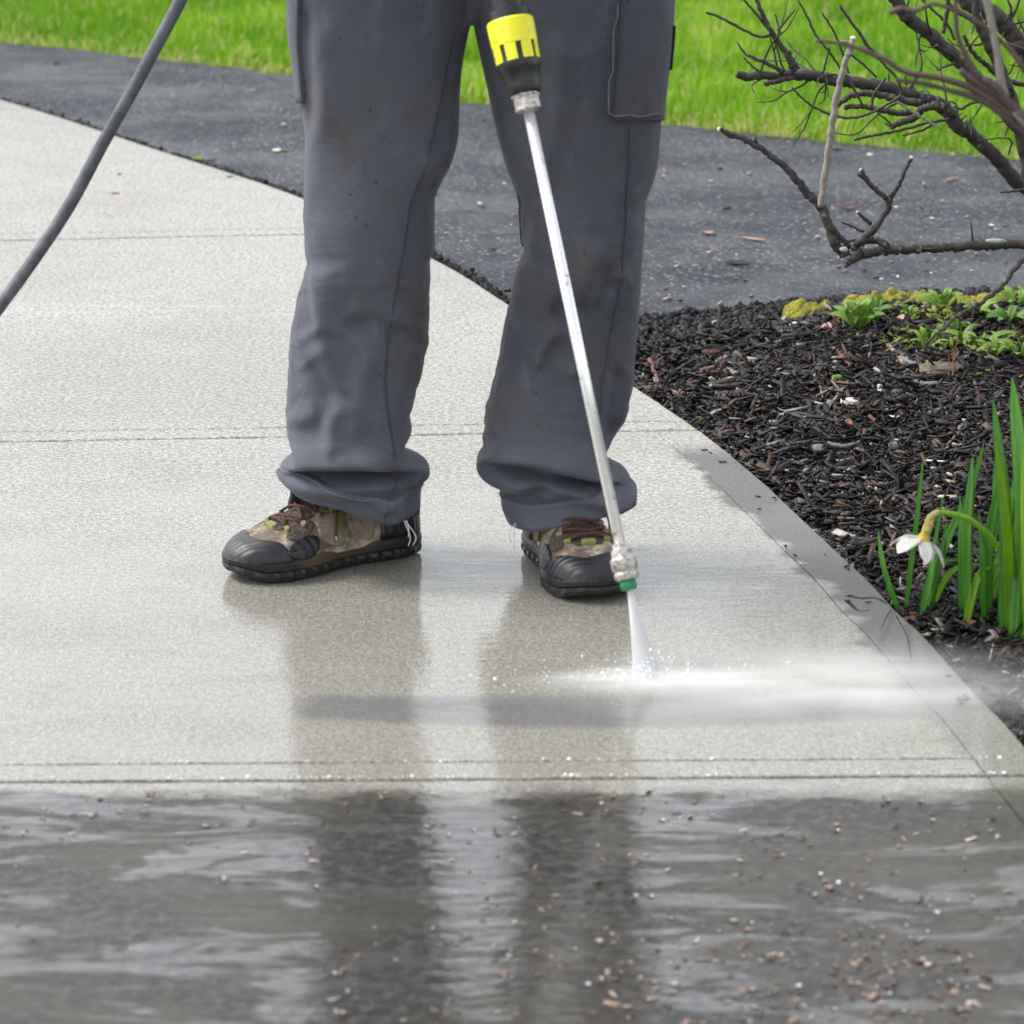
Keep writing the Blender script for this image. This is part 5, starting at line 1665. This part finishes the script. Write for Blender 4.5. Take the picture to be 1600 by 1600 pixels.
for i, (a, b, w_, h_) in enumerate(mo):
    c = G(a, b); k = px_m(c[1]); c[2] = max(bed_h(c[0], c[1]), -.02) + .018
    parts = []
    for q in range(16):
        v, f = ball_geo(5, 8)
        rr = .25 + .35 * rng.random()
        an = rng.uniform(0, 2 * math.pi); di = rng.random() ** .6
        v = v * (1 + .3 * (rng.random((len(v), 1)) - .5)) * np.array((w_ / k * rr, w_ / k * rr, h_ / k * 1.8 * (.6 + .5 * rng.random()) * (1.1 - .6 * di))) + c + np.array((math.cos(an) * di * w_ / k * .8, math.sin(an) * di * w_ / k * 1.1, 0))
        parts.append((v, [tuple(dict.fromkeys(z_)) for z_ in f]))
    V, F = merge(parts)
    o = mesh('moss_cushion', V, F, M_moss, smooth=True)
    tag(o, MOSSL[i], 'moss', 'moss cushions along the driveway edge')

M_stone = {c: plain('stone_' + c, v, .7, .3, 60, bump=.004, bscale=80) for c, v in dict(beige=(.42, .36, .27), white=(.66, .62, .55), grey=(.16, .17, .19), slate=(.06, .075, .08), brown=(.13, .10, .075)).items()}


def stone(px, py, wpx, hpx, col, label, flat=.5, name='stone'):
    c = G(px, py); k = px_m(c[1]); c[2] = bed_h(c[0], c[1]) + .012
    v, f = ball_geo(6, 9)
    v = np.sign(v) * np.abs(v) ** .8 * (1 + .3 * (rng.random((len(v), 1)) - .5)) * np.array((wpx / k / 2, wpx / k / 2 * .7, hpx / k / 2 * 1.1)) + c
    o = mesh(name, v, [tuple(dict.fromkeys(z_)) for z_ in f], M_stone[col], smooth=False)
    return tag(o, label, 'stone')


stone(1147, 594, 42, 15, 'beige', 'flat beige stone in the mulch right of the trouser leg')
stone(1329, 640, 34, 14, 'white', 'bright white stone chip in the middle of the mulch')
stone(1245, 529, 22, 10, 'white', 'pale stone below the leftmost moss cushion')
stone(1470, 612, 78, 22, 'brown', 'wide brown half-buried stone behind the grey bark slab')
stone(1402, 640, 20, 14, 'slate', 'dark slate pebble left of the grey bark slab')
stone(1396, 698, 18, 12, 'grey', 'mid grey pebble below the slate one')
stone(1158, 627, 16, 7, 'white', 'small white chip under the flat beige stone')
stone(1280, 695, 24, 13, 'grey', 'light grey stone left of the flat bark strip')
stone(1265, 722, 26, 14, 'grey', 'angular grey stone nearer than the flat bark strip')
stone(1010, 598, 22, 18, 'brown', 'rounded brown stone beside the trouser leg')
stone(1240, 530, 14, 8, 'beige', 'small beige pebble beside the pale moss stone')
stone(1208, 650, 18, 8, 'grey', 'thin grey flake in the left of the bed')
stone(1375, 630, 10, 9, 'white', 'tiny white bead of stone near the slate pebble')
stone(1562, 985, 12, 10, 'white', 'small white stone at the foot of the daffodils')
stone(1423, 948, 13, 6, 'white', 'white flake beside the daffodil shoots')

M_stick = {c: mat_bark('stick_' + c, *v, lich=.1) for c, v in dict(tan=((.22, .15, .10), (.36, .27, .20)), red=((.11, .035, .02), (.20, .07, .045)), grey=((.10, .10, .105), (.20, .20, .21)), dark=((.02, .018, .018), (.05, .045, .045))).items()}


def stick(pts, rpx, col, label, lift=.012, name='stick'):
    p3 = []
    for q in pts:
        c = G(q[0], q[1]); h_ = q[2] / px_m(c[1]) if len(q) > 2 else 0
        if len(q) > 2:
            c = G(q[0], q[1] + q[2])
        c[2] = bed_h(c[0], c[1]) + lift + h_
        p3.append(c)
    c = spline(p3, 16); k = px_m(c[0][1])
    c[1:-1] += (rng.random((14, 3)) - .5) * .002
    o = tube(name, c, np.linspace(rpx, rpx * .55, 16) / k, M_stick[col], None, 7, .2)
    return tag(o, label, 'stick')


stick([(1015, 553, 6), (1028, 580, 2), (1034, 596)], 4, 'red', 'short red-brown twig stub beside the trouser leg')
stick([(1034, 594), (1060, 600), (1090, 605)], 3, 'tan', 'tan twig lying beside the red-brown stub')
stick([(1240, 592), (1280, 588), (1318, 592)], 4, 'tan', 'pinkish tan stick across the mulch below the white stones')
stick([(1300, 566), (1316, 578), (1330, 592)], 4, 'red', 'reddish stick leaning below the lush weed')
stick([(1268, 590), (1280, 612), (1286, 622)], 2.5, 'tan', 'thin forked tan twig under the pinkish stick')
stick([(1300, 634), (1315, 618, 3), (1332, 617)], 3, 'tan', 'curved tan twig around the lone sprout')
stick([(1382, 564), (1398, 582), (1412, 596)], 4, 'tan', 'tan stick pointing at the grey bark piece')
stick([(1410, 590), (1425, 598), (1440, 602)], 7, 'grey', 'grey bark piece at the end of the tan stick')
stick([(1415, 622), (1450, 627), (1508, 629)], 6.5, 'grey', 'long grey bark slab in front of the brown stone')
stick([(1286, 692), (1320, 695), (1344, 692)], 5, 'grey', 'flat grey bark strip near the middle of the bed')
stick([(1445, 672), (1465, 668), (1486, 668)], 6, 'grey', 'stubby grey bark piece toward the right')
stick([(1338, 838), (1370, 833), (1420, 830)], 3.5, 'red', 'long rusty stick lying behind the nodding flower')
stick([(1320, 820), (1350, 815), (1376, 812)], 3, 'tan', 'thin pale stick just above the rusty one')
stick([(1380, 722), (1440, 722), (1495, 722)], 3, 'dark', 'dark straight stick across the right half of the bed')
stick([(1487, 620), (1490, 590, 22), (1492, 572, 40)], 2.5, 'red', 'upright dark red stem before the brown stone')
stick([(1481, 620), (1482, 600, 14), (1480, 580, 34)], 2, 'red', 'second upright red stem touching the first')
stick([(1525, 668), (1527, 655, 14), (1523, 640, 28)], 3, 'red', 'red-brown stem stub near the tall daffodils')
stick([(1366, 560), (1368, 545, 15), (1364, 530, 30)], 3, 'dark', 'dark cut stem standing in the lush weed')
stick([(1310, 550), (1306, 535, 15), (1302, 520, 30)], 4, 'red', 'reddish cut stem at the left of the lush weed')
stick([(1385, 632), (1376, 608, 20), (1368, 590, 38)], 1.2, 'dark', 'hair-thin dark stem rising from the mulch')

# leaves and bark on the driveway and bed
def flake(px, py, lpx, wpx, rot, col, label, z=None, curl=.25, name='fallen_leaf', cat='leaf'):
    c = G(px, py); k = px_m(c[1])
    c[2] = z if z is not None else bed_h(c[0], c[1]) + .016
    o_ = np.array((math.cos(rot), math.sin(rot) * 2.2, 0)); o_ /= np.linalg.norm(o_)
    l_ = lpx / k
    o = strap(name, [c - o_ * l_ / 2 + np.array((0, 0, curl * l_ * .4)), c, c + o_ * l_ / 2 + np.array((0, 0, curl * l_ * .5))], wpx / k, col, None, prof=([0, .2, .5, .8, 1], [.15, .7, 1, .75, .1]), n=9, face=(0, -.15, 1), fold=.3)
    return tag(o, label, cat)


M_lf = {c: plain('dry_leaf_' + c, v, .55, .3, 120, bump=.001) for c, v in dict(brown=(.10, .045, .025), rust=(.20, .07, .03), tan=(.42, .30, .20), dark=(.02, .018, .017), pale=(.66, .62, .55), pink=(.42, .26, .22)).items()}
flake(1325, 317, 28, 16, 0, M_lf['brown'], 'curled brown leaf on the asphalt beside the grey twig', -.012)
flake(1153, 402, 40, 20, -.1, M_lf['dark'], 'black bark piece lying alone on the asphalt', -.012, .1, 'bark_piece', 'bark')
flake(1178, 364, 44, 7, -.3, M_lf['tan'], 'thin tan twig fragment on the asphalt', -.012, .05, 'twig_fragment', 'twig')
flake(1108, 355, 16, 10, .3, M_lf['pink'], 'small pink leaf scrap on the asphalt', -.012)
flake(308, 240, 22, 14, .4, M_weed, 'green leaf on the asphalt left of the trousers', -.012)
flake(330, 243, 22, 9, .2, M_lf['dark'], 'dark leaf touching the green leaf on the asphalt', -.012)
flake(432, 227, 14, 12, 0, M_lf['pale'], 'white petal on the asphalt left of the trousers', -.012)
flake(444, 227, 14, 8, .3, M_weed2, 'dark green scrap beside the white petal', -.012)
flake(180, 303, 12, 6, .1, M_lf['rust'], 'rusty scrap on the concrete beside the hose', .001)
flake(187, 273, 8, 5, .3, M_lf['brown'], 'tiny brown scrap on the concrete beside the hose', .001)
flake(360, 277, 12, 4, .1, M_lf['dark'], 'dark sliver on the concrete near the asphalt edge', .001)
flake(1324, 680, 22, 22, .9, M_lf['rust'], 'upright rust brown leaf in the mulch', None, .9)
flake(1512, 965, 30, 18, .2, M_lf['rust'], 'dark red leaf at the foot of the daffodils')
flake(1425, 960, 34, 16, .1, M_lf['rust'], 'dark red leaf beside the cracked concrete edge')
flake(1447, 982, 22, 14, -.4, M_lf['tan'], 'tan leaf right of the cracked concrete edge')
flake(1486, 767, 24, 10, -.5, M_lf['tan'], 'tan willow-like leaf lying right of the bed centre')
flake(1398, 668, 8, 20, 1.4, M_lf['pale'], 'pale oval petal standing in the mulch')
flake(1570, 565, 44, 14, .5, M_lf['tan'], 'cream dried leaf below the sprawling weed')
flake(1291, 545, 24, 20, .9, M_lf['pink'], 'pinkish dry leaf left of the lush weed', None, .7)
flake(1405, 537, 22, 14, .5, M_lf['pink'], 'pinkish dry leaf right of the lush weed', None, .6)

# ================================================================== upper body (above the picture): jacket, arms, gloved hands on the gun, head
t = NT('jacket_and_skin')
M_body = t.bsdf(Base_Color=t.mix(t.ss(t.z, 1.50, 1.51), t.mix(t.noise(30, 3), (.05, .06, .08), (.075, .085, .11)), (.50, .31, .23)), Roughness=.75, Normal=t.bump(t.noise(60, 3), .003))
hip = np.array((-.045, YC + .02, .92))
J_ = {}
bv, be, br = [], [], []
def jv(p, r, par=None):
    bv.append(tuple(p)); br.append(r if isinstance(r, tuple) else (r, r)); i = len(bv) - 1
    if par is not None: be.append((par, i))
    return i
h0 = jv(hip, (.20, .145)); h1 = jv(hip + (0, 0, .16), (.155, .11), h0); h2 = jv(hip + (0, -.01, .34), (.175, .12), h1); h3 = jv(hip + (0, 0, .48), (.15, .10), h2)
nk = jv(hip + (0, -.01, .58), .058, h3); hd = jv(hip + (0, -.035, .66), (.075, .09), nk); hd2 = jv(hip + (0, -.045, .74), (.078, .098), hd); hd3 = jv(hip + (0, -.03, .82), (.06, .075), hd2)
for sgn, hand in ((-1, gun_b[-1] + np.array((-.02, .10, -.05))), (1, IMP + ax * (y1 + .10))):
    sh = jv(hip + (sgn * .20, 0, .47), .065, h3)
    el = jv(hip + (sgn * .30, -.02, .20), .050, sh)
    wr = jv(hand * .86 + np.array(bv[el]) * .14, .032, el)
    pm = jv(hand + np.array((sgn * .035, 0, .01)), (.030, .022), wr)
    fd_ = np.array(ax) * -1
    for f_ in range(4):
        c0 = hand + np.array(ax) * (.03 - .021 * f_)
        k1 = jv(c0 + np.array((sgn * .034, -.022, 0)), .010, pm); k2 = jv(c0 + np.array((sgn * .006, -.036, 0)), .0095, k1); jv(c0 + np.array((-sgn * .026, -.020, 0)), .0085, k2)
    k1 = jv(hand + np.array(ax) * .05 + np.array((sgn * .02, .024, 0)), .011, pm); jv(hand + np.array(ax) * .075 + np.array((-sgn * .012, .026, 0)), .0095, k1)
me = bpy.data.meshes.new('upper_body'); me.from_pydata(bv, be, [])
ub = put('upper_body', me, M_body, person)
ub.modifiers.new('skin', 'SKIN'); sv = me.skin_vertices[0].data
for i, r_ in enumerate(br):
    sv[i].radius = r_
sv[h0].use_root = True
ss_ = ub.modifiers.new('subdivision', 'SUBSURF'); ss_.levels = 2; ss_.render_levels = 2

# low green and golden ground cover at the far right of the bed
n = 1900
a = rng.normal(1540, 75, n); b = rng.normal(530, 34, n)
g = np.array([G(p, q_)[:2] for p, q_ in zip(a, b)])
cl = vnoise(np.c_[g, g[:, :1] * 0], 13, 8)
k = (g[:, 1] < bed_y(g[:, 0]) - .01) & (cl > .42)
g = g[k]; cl = cl[k]; n = len(g)
s_ = rng.gamma(2, .0022, n) + .0025
M_cover = mat_tint('ground_cover_leaves', [(0, (.06, .10, .012)), (.35, (.16, .24, .025)), (.7, (.30, .33, .05)), (.9, (.34, .28, .07)), (1, (.32, .22, .12))], .55, .3, .3)
tag(chips('ground_cover', g[:, 0], g[:, 1], bed_h(g[:, 0], g[:, 1]) + .016 + .012 * rng.random(n), s_ * 1.5, s_ * .7, np.full(n, .0008), .5, M_cover, np.clip(cl * .5 + rng.random(n) * .6 - .1, 0, 1)), 'yellow green creeping ground cover at the far right of the bed', 'ground cover', kind='stuff')
# fine tangled twigs on the upper limbs
rs = np.random.default_rng(77)
for q_ in range(30):
    par, cc = [(B1, c1), (B1, c1), (B2, c2), (B3, c3), (B4, c4)][rs.integers(0, 5)]
    p = cc[rs.integers(6, int(len(cc) * .72))]
    an = rs.uniform(.3, 2.9); l_ = .05 + .16 * rs.random()
    d0 = np.array((-abs(math.cos(an)) if rs.random() < .7 else math.cos(an), rs.normal(0, .35), math.sin(an) * (1 if rs.random() < .72 else -.5)))
    pts = [p]
    for z_ in range(4):
        d0 = d0 + rs.normal(0, .42, 3); d0 /= np.linalg.norm(d0)
        pts.append(pts[-1] + d0 * l_ / 4)
    tube('twig', spline(pts, 14), np.linspace(.0022, .0009, 14), M_bark, par, 5, .2)
    if rs.random() < .6:
        e_ = d0 + rs.normal(0, .6, 3); e_ /= np.linalg.norm(e_)
        tube('twig', [pts[2], pts[2] + e_ * l_ * .2, pts[2] + e_ * l_ * .4 + np.array((0, 0, .006))], [.0015, .0012, .0008], M_bark, par, 5)

# a few mulch crumbs washed onto the concrete edge
n = 22
y = rng.uniform(4.3, 6.0, n); x = edge_x(y) - np.abs(rng.normal(0, .03, n)) - .004
l = rng.gamma(2, .0022, n) + .002
tag(chips('spilled_mulch', x, y, np.full(n, .002), l, l * .35, np.full(n, .0015), .1, M_chip, rng.beta(1.6, 2.4, n) * .8), 'crumbs of mulch spilled onto the concrete edge', 'mulch', kind='stuff')

# cap and face on the head above the picture
hc = hip + np.array((0, -.045, .745))
M_skin = plain('skin', (.50, .31, .23), .6, .1); M_cap = plain('dark_cap_cloth', (.03, .035, .05), .85, .2)
M_eye = plain('eye_white', (.75, .74, .72), .3, .03); M_lip = plain('lips', (.38, .17, .14), .6, .1); M_iris = plain('iris', (.03, .02, .015), .3, .1)
def face_part(name, c, rad, mat):
    v, f = ball_geo(7, 12)
    return mesh(name, v * np.array(rad) + hc + np.array(c), [tuple(dict.fromkeys(q)) for q in f], mat, person, smooth=True)
face_part('cap', (0, .012, .062), (.088, .104, .062), M_cap)
tube('cap_brim', spline([hc + np.array((-.075, -.07, .055)), hc + np.array((-.04, -.135, .048)), hc + np.array((.04, -.135, .048)), hc + np.array((.075, -.07, .055))], 14), .012, M_cap, person, 8)
for sg in (-1, 1):
    face_part('eye', (sg * .031, -.085, .012), (.013, .010, .007), M_eye)
    face_part('iris', (sg * .031, -.094, .012), (.005, .003, .005), M_iris)
    face_part('ear', (sg * .078, -.005, .0), (.010, .018, .030), M_skin)
face_part('nose', (0, -.098, -.015), (.012, .020, .022), M_skin)
face_part('mouth', (0, -.088, -.050), (.024, .010, .006), M_lip)
